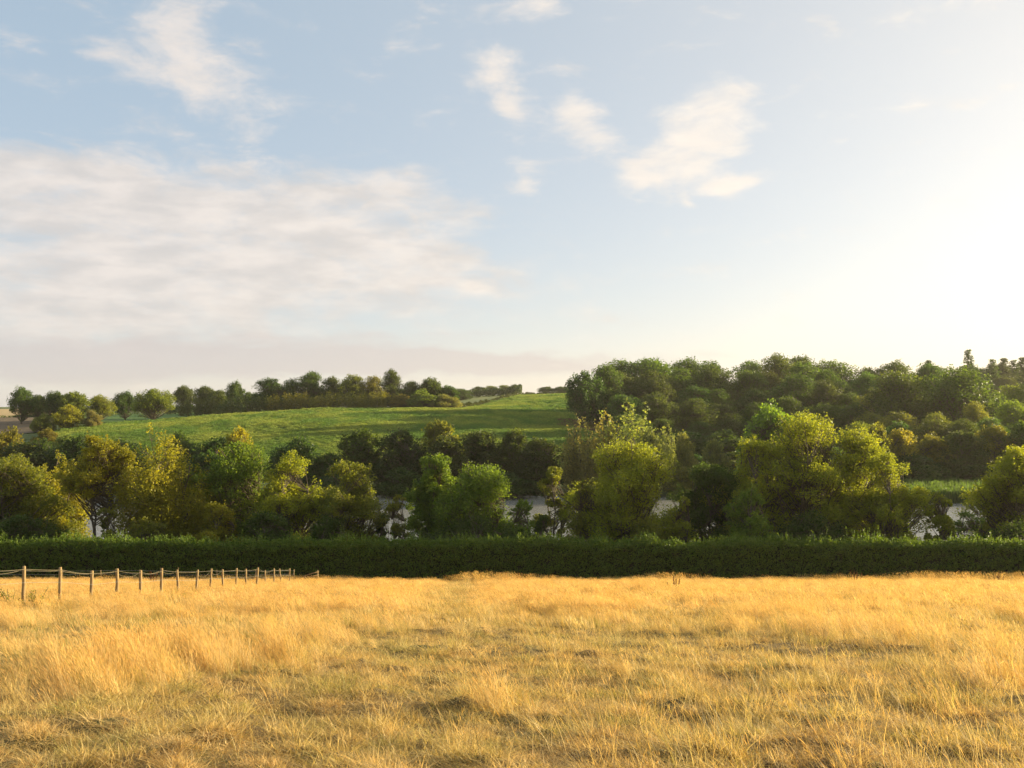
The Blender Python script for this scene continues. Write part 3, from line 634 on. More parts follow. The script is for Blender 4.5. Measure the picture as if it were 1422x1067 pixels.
# --- hilltop trees on the left and centre skyline
HILLG = 'trees on the hilltop behind the green field'
HILL = [
 ('o', 30, 395, 538, 34, DARK, 'leftmost skyline oak standing by the pale stubble field'),
 ('o', 53, 410, 549, 26, DARK, 'small skyline oak right of the leftmost one'),
 ('o', 76, 400, 544, 34, DARK, 'domed skyline oak above the golden bush by the ploughed field'),
 ('o', 102, 398, 545, 40, OLIVE, 'broad skyline oak right behind the golden bush'),
 ('b', 94, 350, 563, 42, GOLD, 'rounded golden bush at the edge of the ploughed field'),
 ('b', 128, 352, 570, 28, TAN, 'tan bush at the left tip of the green field'),
 ('b', 60, 345, 575, 30, OLIVE, 'small olive bush by the ploughed field'),
 ('o', 138, 405, 549, 38, OLIVE, 'flat-topped skyline oak before the far green strip'),
 ('o', 174, 420, 544, 32, DARK, 'compact dark skyline oak left of the lone field oak'),
 ('o', 214, 396, 541, 52, OLIVE, 'spreading lone oak with bare trunk in the green field'),
 ('o', 255, 520, 536, 32, DARK, 'round tree alone on the skyline right of the lone oak'),
 ('o', 285, 500, 537, 30, DARK, 'round skyline tree left of the pointed skyline tree'),
 ('o', 303, 495, 542, 34, DARK, 'low skyline tree joined to its round left neighbour'),
 ('o', 327, 480, 530, 24, DARK, 'narrow pointed skyline tree left of the hilltop copse'),
 ('o', 345, 470, 545, 30, DARK, 'low skyline tree at the foot of the pointed tree'),
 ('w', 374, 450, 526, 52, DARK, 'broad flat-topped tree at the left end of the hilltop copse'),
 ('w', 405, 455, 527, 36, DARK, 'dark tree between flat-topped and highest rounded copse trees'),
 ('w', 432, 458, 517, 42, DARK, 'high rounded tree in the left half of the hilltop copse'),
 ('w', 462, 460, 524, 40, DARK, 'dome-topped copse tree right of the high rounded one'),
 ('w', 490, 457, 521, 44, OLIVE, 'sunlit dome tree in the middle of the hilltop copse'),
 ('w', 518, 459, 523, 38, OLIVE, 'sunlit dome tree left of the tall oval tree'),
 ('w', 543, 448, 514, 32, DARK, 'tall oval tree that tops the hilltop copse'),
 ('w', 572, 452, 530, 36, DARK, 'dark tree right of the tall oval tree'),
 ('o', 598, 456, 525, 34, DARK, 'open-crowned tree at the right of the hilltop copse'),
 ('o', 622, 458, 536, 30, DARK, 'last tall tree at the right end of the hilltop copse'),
 ('t', 285, 440, 552, 70, DARK, 'dark thicket at the left end of the copse edge'),
 ('t', 345, 437, 550, 80, DARK, 'dark green thicket below the pointed skyline tree'),
 ('t', 410, 438, 546, 80, OLIVE, 'pale stemmed thicket left in front of the hilltop copse'),
 ('t', 470, 440, 545, 80, OLIVE, 'pale olive thicket in the middle of the copse front'),
 ('t', 525, 440, 543, 60, OLIVE, 'olive thicket at the foot of the tall oval tree'),
 ('b', 560, 441, 548, 40, OLIVE, 'olive bush right of the tall oval tree foot'),
 ('b', 588, 440, 541, 46, OLIVE, 'sunlit green bush mound at the right copse front'),
 ('b', 618, 442, 548, 44, TAN, 'tan bush mound tapering off the copse to the right'),
 ('w', 560, 466, 540, 60, DARK, 'dark tree deep in the copse behind the bush mounds'),
 ('w', 640, 690, 540, 30, DARK, 'distant tree left of the little far hedge gap'),
 ('w', 664, 800, 537, 26, DARK, 'distant dark tree left in the far skyline clump'),
 ('w', 682, 800, 536, 26, OLIVE, 'distant tree second in the far skyline clump'),
 ('w', 700, 800, 535, 24, OLIVE, 'distant paler tree in the far skyline clump'),
 ('w', 714, 800, 534, 18, DARK, 'distant pointed tree ending the far skyline clump'),
 ('o', 758, 830, 537, 24, DARK, 'small distant dome tree left of the wood edge'),
 ('o', 780, 830, 537, 26, DARK, 'small distant tree touching the wood edge'),
]
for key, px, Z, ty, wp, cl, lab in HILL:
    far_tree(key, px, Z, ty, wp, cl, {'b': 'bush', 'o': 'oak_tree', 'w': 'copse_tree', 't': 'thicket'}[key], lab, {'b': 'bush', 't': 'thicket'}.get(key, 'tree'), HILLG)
# --- the big wood on the right
def sky_y(px): return float(np.interp(px, [785, 800, 830, 870, 920, 960, 1000, 1040, 1080, 1110, 1150, 1190, 1230, 1270, 1310, 1350, 1422, 1700], [545, 520, 506, 497, 495, 499, 501, 505, 497, 491, 500, 507, 507, 500, 506, 503, 500, 495]))
wr = random.Random(5)
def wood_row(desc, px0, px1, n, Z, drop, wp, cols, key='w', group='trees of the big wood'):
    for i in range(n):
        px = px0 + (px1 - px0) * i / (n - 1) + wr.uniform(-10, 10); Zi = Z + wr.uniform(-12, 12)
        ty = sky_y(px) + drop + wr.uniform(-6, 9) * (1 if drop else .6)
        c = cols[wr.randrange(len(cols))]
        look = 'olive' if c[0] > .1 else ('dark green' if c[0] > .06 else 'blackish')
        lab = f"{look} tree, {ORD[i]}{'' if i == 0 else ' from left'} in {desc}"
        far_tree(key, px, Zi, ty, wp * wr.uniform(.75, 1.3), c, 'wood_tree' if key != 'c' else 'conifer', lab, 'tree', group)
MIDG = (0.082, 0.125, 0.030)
far_tree('o', 812, 352, 517, 50, DEEP, 'oak_tree', 'dark leaning oak at the left edge of the big wood, overhanging the green field', 'tree', 'trees of the big wood')
far_tree('o', 826, 358, 540, 46, DEEP, 'oak_tree', 'dark low oak under the overhanging oak at the wood corner', 'tree', 'trees of the big wood')
far_tree('w', 842, 368, 508, 52, DARK, 'wood_tree', 'dark tree behind the overhanging oak at the wood corner', 'tree', 'trees of the big wood')
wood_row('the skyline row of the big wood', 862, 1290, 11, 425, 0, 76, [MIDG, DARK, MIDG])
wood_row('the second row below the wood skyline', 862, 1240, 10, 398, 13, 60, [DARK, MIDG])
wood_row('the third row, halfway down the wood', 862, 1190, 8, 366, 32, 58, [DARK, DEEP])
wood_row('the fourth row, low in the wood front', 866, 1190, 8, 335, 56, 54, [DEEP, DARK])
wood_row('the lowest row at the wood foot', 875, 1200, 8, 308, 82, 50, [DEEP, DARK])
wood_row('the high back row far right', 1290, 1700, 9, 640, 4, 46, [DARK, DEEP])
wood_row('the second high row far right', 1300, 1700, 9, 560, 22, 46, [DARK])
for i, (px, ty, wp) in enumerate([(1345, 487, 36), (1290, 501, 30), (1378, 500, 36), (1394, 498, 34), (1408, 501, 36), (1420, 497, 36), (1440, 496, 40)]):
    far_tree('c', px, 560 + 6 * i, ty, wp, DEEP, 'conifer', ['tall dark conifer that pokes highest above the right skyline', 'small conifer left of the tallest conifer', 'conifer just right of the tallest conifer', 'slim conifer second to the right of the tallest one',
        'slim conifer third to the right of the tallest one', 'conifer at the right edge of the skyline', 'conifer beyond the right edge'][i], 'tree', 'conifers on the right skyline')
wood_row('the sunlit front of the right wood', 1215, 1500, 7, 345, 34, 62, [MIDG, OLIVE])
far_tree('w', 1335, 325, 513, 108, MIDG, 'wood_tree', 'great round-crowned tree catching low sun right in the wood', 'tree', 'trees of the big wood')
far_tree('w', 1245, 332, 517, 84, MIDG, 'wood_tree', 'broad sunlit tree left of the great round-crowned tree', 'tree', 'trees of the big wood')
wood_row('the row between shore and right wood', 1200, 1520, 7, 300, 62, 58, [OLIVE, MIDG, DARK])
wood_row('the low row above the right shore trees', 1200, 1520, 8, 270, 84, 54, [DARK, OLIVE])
# off-frame wood, which shades the hill and closes the view from other places
wood_row('the wood beyond the right edge', 1560, 1900, 8, 420, 10, 80, [DARK])

# little field hedge up on the hill
def low_hedge(name, pts, h, w, n, leaf, label, color, grp=None):
    rg = np.random.RandomState(int(abs(pts[0][0])) + n); pts = np.array(pts, float); seg = rg.uniform(0, len(pts) - 1, n); i = np.minimum(seg.astype(int), len(pts) - 2); t = (seg - i)[:, None]
    p = pts[i] * (1 - t) + pts[i + 1] * t; x = X(p[:, 0], p[:, 1]); y = p[:, 1] + rg.normal(size=n) * w * .4
    z = terrain(x, y) + rg.uniform(0, 1, n) ** .6 * h * (1 + .3 * wob(x, y, 9, 12))
    v, f = leaf_quads(np.stack([x, y, z], -1), leaf, rg)
    o = link(name, mesh_np(name, v, f, M_HEDGE, rnd=rg.uniform(0, 1, n))); o.color = (*color, 1); return tag(o, label, 'hedge', grp)
low_hedge('field_hedge', [(640, 475), (660, 520), (700, 615), (730, 715), (760, 735), (800, 735)], 2.0, 2.5, 9000, .7, 'thin dark field hedge running diagonally up to the skyline', (0.05, 0.06, 0.02))
low_hedge('field_hedge', [(-400, 474), (20, 474), (70, 474), (110, 474)], 1.2, 2, 5000, .6, 'low dark hedge between ploughed field and stubble at far left', DARK)
low_hedge('field_hedge', [(230, 500), (300, 470), (360, 455)], 4.0, 3, 8000, .6, 'dark hedge on the skyline right behind the lone oak', DARK)
low_hedge('field_hedge', [(640, 770), (690, 770), (725, 770)], 5.5, 4, 6000, .9, 'distant dark hedge at the foot of the far skyline clump', DARK)

# ------------------------------------------------------------------ hedge across the foot of the meadow
def build_hedge():
    rg = np.random.RandomState(77); Y0, HT = 97.5, 3.95; x0, x1 = -82, 82
    root = empty('field_boundary_hedge', (0, Y0, T(0, Y0))); zb = T(0, Y0)
    tag(root, 'long clipped dark green hedge across the foot of the dry field', 'hedge')
    def top(x): return HT + .13 * wob(x, x * 0, 21, 9) + .13 * wob(x, x * 0, 22, 2.2) + .12 * wob(x, x * 0, 25, 30)
    def front(x, z): return -1.15 + .24 * wob(x, z * 3, 23, 3.2) + .17 * wob(x, z * 1.2, 24, 1.0) + .25 * np.clip(.8 - z, 0, 1)
    # twig core
    xs = np.linspace(x0, x1, 420); prof = [(0.0, -.75), (1.2, -.8), (2.4, -.8), (3.3, -.75), (3.62, -.4), (3.66, .4), (3.3, .8), (0, .8)]
    v = []
    for z, y in prof: v.append(np.stack([xs, y + .08 * wob(xs, xs * 0 + z * 3 + y, 31, 1.5), z + (top(xs) - HT) * (z > 3) - .3 * (z == 0)], -1))
    v = np.array(v).reshape(-1, 3); n = len(xs); i = np.arange(n - 1)[None] + np.arange(len(prof) - 1)[:, None] * n
    f = np.stack([i, i + 1, i + 1 + n, i + n], -1).reshape(-1, 4)
    link('twigs', mesh_np('hedge_twigs', v, f, M_CORE), root)
    # leaves
    N = 190000; x = rg.uniform(x0, x1, N); z = rg.uniform(.05, 1, N) ** .85 * (top(x) - .05); y = front(x, z) + rg.exponential(.16, N) - .08
    P = [np.stack([x, y, z], -1)]
    N = 110000; x = rg.uniform(x0, x1, N); y = rg.uniform(-1.2, 1.2, N); z = top(x) - .35 * (np.abs(y) / 1.2) ** 4 - rg.exponential(.09, N) + .05 + .06 * wob(x, y, 41, .8)
    P.append(np.stack([x, y, z], -1))
    N = 40000; x = rg.uniform(x0, x1, N); z = rg.uniform(.05, 1, N) * top(x); P.append(np.stack([x, 1.15 - rg.exponential(.12, N), z], -1))
    ns = 6500; sx = rg.uniform(x0, x1, ns); sy = rg.uniform(-1.2, 1.1, ns); sh = (rg.gamma(2.0, .14, ns) + .06) * np.clip(1 + .7 * wob(sx, sx * 0, 27, 4), .4, 2.2); lx = rg.normal(size=ns) * .25 - .05
    m = 11; t = np.tile(np.linspace(.1, 1, m), ns); k = np.repeat(np.arange(ns), m)
    P.append(np.stack([sx[k] + lx[k] * sh[k] * t + rg.normal(size=len(k)) * .025, sy[k] + rg.normal(size=len(k)) * .03, top(sx[k]) + sh[k] * t], -1))
    ns2 = 7000; sx = rg.uniform(x0, x1, ns2); sz = rg.uniform(.3, 3.8, ns2); m = 8; t = np.tile(np.linspace(.1, 1, m), ns2); k = np.repeat(np.arange(ns2), m)
    P.append(np.stack([sx[k] + rg.normal(size=ns2)[k] * .15 * t, front(sx[k], sz[k]) - .22 * t, sz[k] + .18 * t + rg.normal(size=len(k)) * .03], -1))
    P = np.vstack(P); v, f = leaf_quads(P, .135, rg)
    o = link('foliage', mesh_np('hedge_leaves', v, f, M_HEDGE, rnd=rg.uniform(0, 1, len(P)) ** 1.3), root); o.color = (0.12, 0.18, 0.032, 1)
build_hedge()

# ------------------------------------------------------------------ reeds at the far right shore
def build_reeds():
    rg = np.random.RandomState(9); n = 26000
    Z = 197 + 36 * rg.uniform(0, 1, n) ** 1.3; px = rg.uniform(1180, 1640, n); x = X(px, Z); Z = Z + 2.0 * wob(x, x * 0, 51, 30)
    h = 2.6 + .35 * wob(x, Z, 52, 8) + rg.normal(size=n) * .25; w = .12; a = rg.uniform(0, 3.14, n)
    dx, dy = np.cos(a) * w, np.sin(a) * w; lean = rg.normal(size=(n, 2)) * .25; z0 = np.full(n, -.3)
    v = np.stack([np.stack([x - dx, Z - dy, z0], -1), np.stack([x + dx, Z + dy, z0], -1), np.stack([x + dx * .4 + lean[:, 0], Z + dy * .4 + lean[:, 1], h], -1), np.stack([x - dx * .2 + lean[:, 0], Z - dy * .2 + lean[:, 1], h * .97], -1)], 1)
    o = link('reed_bed', mesh_np('reed_bed', v.reshape(-1, 3), np.arange(n * 4).reshape(-1, 4), M_LEAF, rnd=rg.uniform(.2, .7, n))); o.color = (0.075, 0.12, 0.04, 1)
    tag(o, 'flat green reed bed standing in the water at the far right shore', 'reeds', kind='stuff')
build_reeds()

# ------------------------------------------------------------------ post and rope fence, wire fence, broken rails
def build_fence():
    root = empty('post_and_rope_fence', (-16.6, 34, T(-16.6, 34)))
    tag(root, 'wooden post fence with sagging rope running away on the left of the field', 'fence')
    O = np.array(root.location); rg = np.random.RandomState(4); tops = []
    for i in range(-4, 17):
        Z = 34 * (1 + .085 * i); px = 673 - 638 / (1 + .085 * i); x = X(px, Z); zb = T(x, Z); h = 1.42 + rg.uniform(-.06, .06)
        r = .062 * rg.uniform(.85, 1.15); tx, ty = rg.normal(size=2) * .045
        if i == 15: tx = -.12
        b = MB(); t = np.linspace(0, 1, 7); pts = np.stack([x + tx * h * t + rg.normal(size=7) * .006, Z + ty * h * t, zb - .4 + (h + .4) * t], -1) - O
        b.tube(pts, r * (1.06 - .1 * t), 10)
        p = link('post', b.mesh('fence_post', M_POST), root); tops.append((np.array([x + tx * h, Z + ty * h, zb + h]), r))
    # sagging top rope, looped twice over some bays
    for w, (drop0, sagf, seed) in enumerate([(.10, .10, 1), (.13, .18, 2)]):
        rr = np.random.RandomState(seed + 40); pts = []
        for (a, ra), (b_, rb) in zip(tops[:-1], tops[1:]):
            s = sagf * rr.choice([.15, .5, 1.1, 1.7], p=[.45, .3, .17, .08]); A = a + np.array([.085, 0, -drop0]); B = b_ + np.array([.085, 0, -drop0])
            if w == 1: A[0] -= .17; B[0] -= .17
            for t in np.linspace(0, 1, 9)[:-1]: pts.append(A * (1 - t) + B * t + np.array([0, 0, -s * 4 * t * (1 - t)]))
        pts.append(B); b = MB(); b.tube(np.array(pts) - O, .0055, 5); link('rope', b.mesh('fence_rope', M_ROPE), root)
    for hgt in (.95,):
        pts = [t + np.array([.08, 0, -1.5 + hgt]) for t, r in tops]; b = MB(); b.tube(np.array(pts) - O, .004, 4); link('wire', b.mesh('fence_wire', M_WIRE), root)
    # wire stock fence along the hedge
    root = empty('wire_stock_fence', (X(200, 88), 88, T(X(200, 88), 88))); tag(root, 'thin wire fence with slim stakes low before the dark hedge at left', 'fence'); O = np.array(root.location)
    xs = np.arange(-60, -17.5, 3.4); tp = []
    for i, x in enumerate(xs):
        y = 88 + rg.uniform(-.1, .1); zb = T(x, y); h = 1.25 + rg.uniform(-.05, .1) + (.3 if i == 9 else 0); b = MB(); b.tube(np.array([[x, y, zb - .3], [x + rg.normal() * .02, y, zb + h * .5], [x + rg.normal() * .03, y, zb + h]]) - O, .035, 7)
        link('stake', b.mesh('fence_stake', M_POST), root); tp.append([x, y - .04, zb])
    for hgt in (1.15, .85, .5):
        b = MB(); b.tube(np.array(tp) + [0, 0, hgt] - O, .009, 4); link('wire', b.mesh('stock_wire', M_WIRE), root)
    # broken rails at the end of the fence
    Z = 87; x = X(434, Z); zb = T(x, Z); root = empty('broken_rail_hurdle', (x, Z, zb)); tag(root, 'broken grey timber rails leaning beside the end of the fence', 'hurdle')
    def plank(name, a, c, w, t):
        a, c = np.array(a, float), np.array(c, float); d = c - a; L = np.linalg.norm(d); d /= L; up = np.cross(d, [0, 1, 0]); up /= np.linalg.norm(up); s = np.array([0, 1, 0.]) * t / 2; u = up * w / 2
        v = [p + q * u + k * s for p in (a, c) for q in (-1, 1) for k in (-1, 1)]
        me = mesh_np(name, v, [(0, 1, 3, 2), (4, 6, 7, 5), (0, 4, 5, 1), (2, 3, 7, 6), (0, 2, 6, 4), (1, 5, 7, 3)], M_POST); return link(name.split('_')[-1], me, root)
    plank('hurdle_post', (-.55, 0, -.3), (-.62, 0, .62), .10, .08); plank('hurdle_post', (.55, 0, -.3), (.50, 0, 1.15), .11, .09)
    for k in range(3): plank('hurdle_rail', (-.75, -.07 - .003 * k, .18 + .24 * k), (.62, -.07 - .003 * k, .52 + .27 * k), .085, .03)
build_fence()

# ------------------------------------------------------------------ grass
def blades(rg, n, R, h0, h1, w, lean, wind, segs=3, heads=0.0, curl=1.6, headlen=.07, headw=.012, droop=0.0):
    """one tuft: n blades within radius R"""
    a = rg.uniform(0, 6.28, n); q = np.sqrt(rg.uniform(0, 1, n)) * R; root = np.stack([np.cos(a) * q, np.sin(a) * q, np.full(n, -.02)], -1)
    h = rg.uniform(h0, h1, n) * (1 - .35 * (q / R) ** 2); la = rg.uniform(0, 6.28, n); lm = np.abs(rg.normal(size=n)) * lean
    L = np.stack([np.cos(la) * lm + wind[0] + np.cos(a) * q / R * lean * .5, np.sin(la) * lm + wind[1], np.zeros(n)], -1)
    sa = rg.uniform(0, 3.14, n); side = np.stack([np.cos(sa), np.sin(sa), np.zeros(n)], -1)
    s = np.linspace(0, 1, segs + 1); W = w * rg.uniform(.7, 1.3, n)
    V_ = []; Hh = []
    for t in s:
        c = root + np.array([0, 0, 1.0]) * (h * (t - droop * t * t))[:, None] + L * (h * t ** curl)[:, None]
        ww = (W * ((1 - t) ** .6 * .5 + .04))[:, None]; V_ += [c - side * ww, c + side * ww]; Hh += [np.full(n, t)] * 2
    K = 2 * (segs + 1); v = np.stack(V_, 1).reshape(-1, 3); hv = np.stack(Hh, 1).reshape(-1); b = np.arange(n)[:, None] * K
    f = np.concatenate([b + np.array([[2 * i, 2 * i + 1, 2 * i + 3, 2 * i + 2]]) for i in range(segs)], 1).reshape(-1, 4)
    r = np.repeat(rg.uniform(0, 1, n), segs)
    if heads:
        m = rg.rand(n) < heads; tip = (root + np.array([0, 0, 1.0]) * (h * (1 - droop))[:, None] + L * h[:, None])[m]; k = len(tip)
        d = np.array([0, 0, 1.0]) + L[m] * curl; d /= np.linalg.norm(d, axis=1)[:, None]; hl = headlen * rg.uniform(.6, 1.4, (k, 1)); hw = headw * rg.uniform(.7, 1.3, (k, 1))
        base = len(v)
        for sd_ in (side[m], np.cross(side[m], d)):
            q4 = np.stack([tip - d * hl * .5, tip + sd_ * hw, tip + d * hl * .6, tip - sd_ * hw], 1).reshape(-1, 3)
            f = np.vstack([f, np.arange(k * 4).reshape(-1, 4) + len(v)]); v = np.vstack([v, q4]); r = np.concatenate([r, rg.uniform(.35, .9, k)]); hv = np.concatenate([hv, np.ones(k * 4)])
    return v, f, r, hv
gcoll = bpy.data.collections.new('grass_tufts')   # not linked: only the source of scattered tufts
SRC = []
def src(name, *a, **k):
    i = len(SRC); rg = np.random.RandomState(900 + i); v, f, r, h = blades(rg, *a, **k)
    o = bpy.data.objects.new(f'{i:02d}_{name}', mesh_np('tuft', v, f, M_GRASS, rnd=r, attrs={'h': h})); gcoll.objects.link(o); SRC.append(o); return i
WN = (-.36, .06)
S_short = [src('short', 75, .10, .02, .10, .0040, 2.1, (-.1, 0), 3, curl=1.3, droop=.15) for _ in range(8)]
S_thatch = [src('thatch', 50, .20, .02, .06, .0048, 4.0, (-.6, 0), 3, curl=1.1, droop=.3) for _ in range(3)]
S_mid = [src('mid', 40, .13, .08, .28, .0042, .6, (-.25, .05), 3, heads=.12, headlen=.05, headw=.003) for _ in range(4)]
S_tall = [src('tall', 75, .13, .25, .70, .0038, .30, WN, 4, heads=.8, headlen=.09, headw=.0034) for _ in range(6)]
S_sparse = [src('sparse', 9, .16, .30, .62, .0045, .25, (-.38, .05), 4, heads=.8, headlen=.09, headw=.0036) for _ in range(3)]
S_far = [src('far', 70, .42, .32, .62, .011, .22, WN, 2, heads=.6, headlen=.10, headw=.009) for _ in range(4)]
S_farlow = [src('farlow', 80, .42, .08, .28, .013, .5, WN, 2) for _ in range(3)]
S_edge = [src('edge', 14, .35, .55, 1.05, .010, .16, WN, 3, heads=1.0, headlen=.15, headw=.014) for _ in range(3)]
STRAW = np.array([0.70, 0.505, 0.19]); PALE = np.array([0.82, 0.655, 0.345]); BROWN = np.array([0.42, 0.25, 0.085]); GRN = np.array([0.17, 0.21, 0.04]); YG = np.array([0.44, 0.42, 0.08])
def grass_nodes():
    ng = bpy.data.node_groups.new('scatter_grass', 'GeometryNodeTree')
    ng.interface.new_socket('Geometry', in_out='INPUT', socket_type='NodeSocketGeometry'); ng.interface.new_socket('Geometry', in_out='OUTPUT', socket_type='NodeSocketGeometry')
    n = ng.nodes; l = ng.links; gi = n.new('NodeGroupInput'); go = n.new('NodeGroupOutput'); ci = n.new('GeometryNodeCollectionInfo'); ci.inputs['Collection'].default_value = gcoll
    ci.inputs['Separate Children'].default_value = True; ci.inputs['Reset Children'].default_value = True; ip = n.new('GeometryNodeInstanceOnPoints'); ip.inputs['Pick Instance'].default_value = True
    def na(t, nm):
        q = n.new('GeometryNodeInputNamedAttribute'); q.data_type = t; q.inputs['Name'].default_value = nm; return q.outputs[0]
    l.new(gi.outputs[0], ip.inputs['Points']); l.new(ci.outputs[0], ip.inputs['Instance']); l.new(na('INT', 'idx'), ip.inputs['Instance Index'])
    l.new(na('FLOAT_VECTOR', 'rot'), ip.inputs['Rotation']); l.new(na('FLOAT_VECTOR', 'scl'), ip.inputs['Scale']); l.new(ip.outputs[0], go.inputs[0]); return ng
NG = grass_nodes()
class Scatter:
    def __init__(s): s.p = []; s.i = []; s.t = []; s.s = []
    def add(s, x, y, kinds, tint, sc, rg, zoff=0.0):
        n = len(x)
        if n == 0: return
        s.p.append(np.stack([x, y, terrain(x, y) + zoff], -1)); s.i.append(np.array(kinds)[rg.randint(len(kinds), size=n)]); s.t.append(tint); s.s.append(np.broadcast_to(sc, n) if np.ndim(sc) < 2 else sc)
    def build(s, name, label, cat, seed):
        rg = np.random.RandomState(seed); p = np.vstack(s.p); n = len(p); me = bpy.data.meshes.new(name); me.vertices.add(n); me.vertices.foreach_set('co', p.astype(np.float32).ravel())
        a = me.attributes.new('idx', 'INT', 'POINT'); a.data.foreach_set('value', np.concatenate(s.i).astype(np.int32))
        rot = np.zeros((n, 3), np.float32); rot[:, 2] = rg.normal(size=n) * .5; rot[:, 0] = rg.normal(size=n) * .08; rot[:, 1] = rg.normal(size=n) * .10
        a = me.attributes.new('rot', 'FLOAT_VECTOR', 'POINT'); a.data.foreach_set('vector', rot.ravel())
        sc = np.concatenate(s.s); sv = np.stack([sc ** .5, sc ** .5, sc], -1).astype(np.float32); a = me.attributes.new('scl', 'FLOAT_VECTOR', 'POINT'); a.data.foreach_set('vector', sv.ravel())
        a = me.attributes.new('tint', 'FLOAT_VECTOR', 'POINT'); a.data.foreach_set('vector', np.vstack(s.t).astype(np.float32).ravel())
        o = link(name, me); md = o.modifiers.new('scatter', 'NODES'); md.node_group = NG; tag(o, label, cat, kind='stuff'); print(name, n); return o
def tri_pts(rg, n, y0, y1, k=.74):
    n = int(n * 1.22)
    """points uniform over the wedge of meadow in front of the camera"""
    y = np.sqrt(rg.uniform(y0 * y0, y1 * y1, n)); x = rg.uniform(-1, 1, n) * (k * y + 2.5); return x, y
def tints(rg, x, y, w):
    """mix of straw, pale, brown, green, yellow-green by weights (n,5)"""
    C = np.stack([STRAW, PALE, BROWN, GRN, YG]); w = np.clip(w, 0.001, None) * rg.uniform(.15, 1, w.shape) ** 3; w /= w.sum(1)[:, None]; return w @ C * rg.uniform(.85, 1.12, (len(x), 1))
def tallness(x, y):
    """0..1, where the long straw-coloured grass stands"""
    px = px_of(x, y); py = 787 + 1.5 * F / y
    far = np.clip((872 - py + 14 * wob(x, y, 61, 7)) / 26, 0, 1)
    path = np.exp(-((px - (642 - (py - 806) * .45)) / (26 + (py - 806) * .3)) ** 2) * .98
    tus = np.clip(.62 + .75 * wob(x, y, 71, 2.0) + .35 * wob(x, y, 72, 5.5), 0, 1); t = far * (1 - path) * (.25 + .75 * tus)
    def clump(cx, cy, rx, ry, a): 
        X_, Y_ = X(cx, 1) * (1.5 * F / (cy - 787)), 1.5 * F / (cy - 787)
        return a * np.exp(-((x - X_) / rx) ** 2 - ((y - Y_) / ry) ** 2)
    cl = clump(165, 960, .75, 1.9, 1.1) + clump(150, 930, 1.0, 2.2, 1) + clump(235, 930, .9, 2.0, .9) + clump(290, 905, 1.3, 2.2, .7) + clump(405, 925, .6, 1.3, 1.0) + clump(420, 890, 1.2, 2.2, .75) \
        + clump(60, 905, 1.0, 2, .5) + clump(845, 935, .35, .9, .75) + clump(700, 985, .28, .5, .95) + clump(1340, 905, 1.9, 2.4, .85) + clump(1240, 880, 2.2, 3, .6) + clump(1395, 960, .8, 1.4, .75) + clump(1150, 880, 2, 2.4, .5) \
        + clump(980, 880, 2, 2, .5) + clump(1310, 985, .4, .8, .55) + clump(520, 880, 2.5, 3, .5)
    n = wob(x, y, 62, 1.5); m = np.clip(.30 + 1.1 * wob(x, y, 73, 1.0), 0, 1.25); return np.clip(np.maximum(t, cl * (.2 + .9 * m)) - .10 * np.abs(n), 0, 1)
def green(x, y): return np.clip(.5 + .9 * wob(x, y, 63, 2.2) + .35 * wob(x, y, 64, .8), 0, 1)
def bare(x, y):
    px = px_of(x, y); py = 787 + 1.5 * F / y; b = np.exp(-((py - 906) / 9) ** 2) * np.exp(-((px - 1130) / 150) ** 4) * (.75 + .4 * wob(x, y, 66, 1.5))
    b2 = np.exp(-((x - X(332, 30)) / 1.2) ** 2 - ((y - 39.) / 2) ** 2); return np.clip(np.maximum(b, b2), 0, 1)
CROP = []
def build_crop():
    for i in range(4):
        rg = np.random.RandomState(1200 + i); n = 330; a = rg.uniform(0, 6.28, n); q = np.sqrt(rg.uniform(0, 1, n)) * 1.4; k = rg.uniform(0, 1, n) ** .7
        v, f = leaf_quads(np.stack([np.cos(a) * q, np.sin(a) * q, .02 + .28 * k], -1), .19, rg, -.3); h = np.repeat(k, 4)
        o = bpy.data.objects.new(f'{len(SRC):02d}_crop', mesh_np('crop_plants', v, f, M_GRASS, rnd=rg.uniform(0, 1, n), attrs={'h': h})); gcoll.objects.link(o); CROP.append(len(SRC)); SRC.append(o)
    rg = np.random.RandomState(33); sc = Scatter(); Zs = []; n = 46000
    Z = np.sqrt(rg.uniform(228 ** 2, 715 ** 2, n)); Z = np.where(rg.rand(n) < .55, rg.uniform(228, 440, n), Z); px = rg.uniform(70, 845, n)
    z1 = np.interp(px, [62, 100, 200, 300, 450, 600, 650, 700, 730, 845], [330, 352, 400, 416, 430, 436, 470, 600, 700, 720]) - 2; z0 = np.interp(px, [62, 120, 845], [325, 252, 238]); m = (Z < z1) & (Z > z0); px, Z = px[m], Z[m]; x = X(px, Z)
    bare_ = (px > 775) & (np.abs(Z - (348 - (px - 830) * .4)) < 14) & (rg.rand(len(px)) < .75)
    t = np.array([0.135, 0.25, 0.038]) * (1 + .0 * x[:, None]); yl = np.clip(.45 + .5 * wob(x, Z, 81, 70) + .4 * wob(x, Z * .3, 82, 14), 0, 1)[:, None]; t = t * (1 - yl) + np.array([0.30, 0.37, 0.06]) * yl
    t[bare_] = (0.20, 0.12, 0.07); t *= rg.uniform(.92, 1.08, (len(x), 1)); sc.add(x, Z, CROP, t, rg.uniform(.7, 1.4, len(x)) * np.clip(Z / 350, .8, 1.6), rg, .1)
    sc.build('crop_plants', 'low leafy green crop covering the hill field', 'crop', 5)
build_crop()
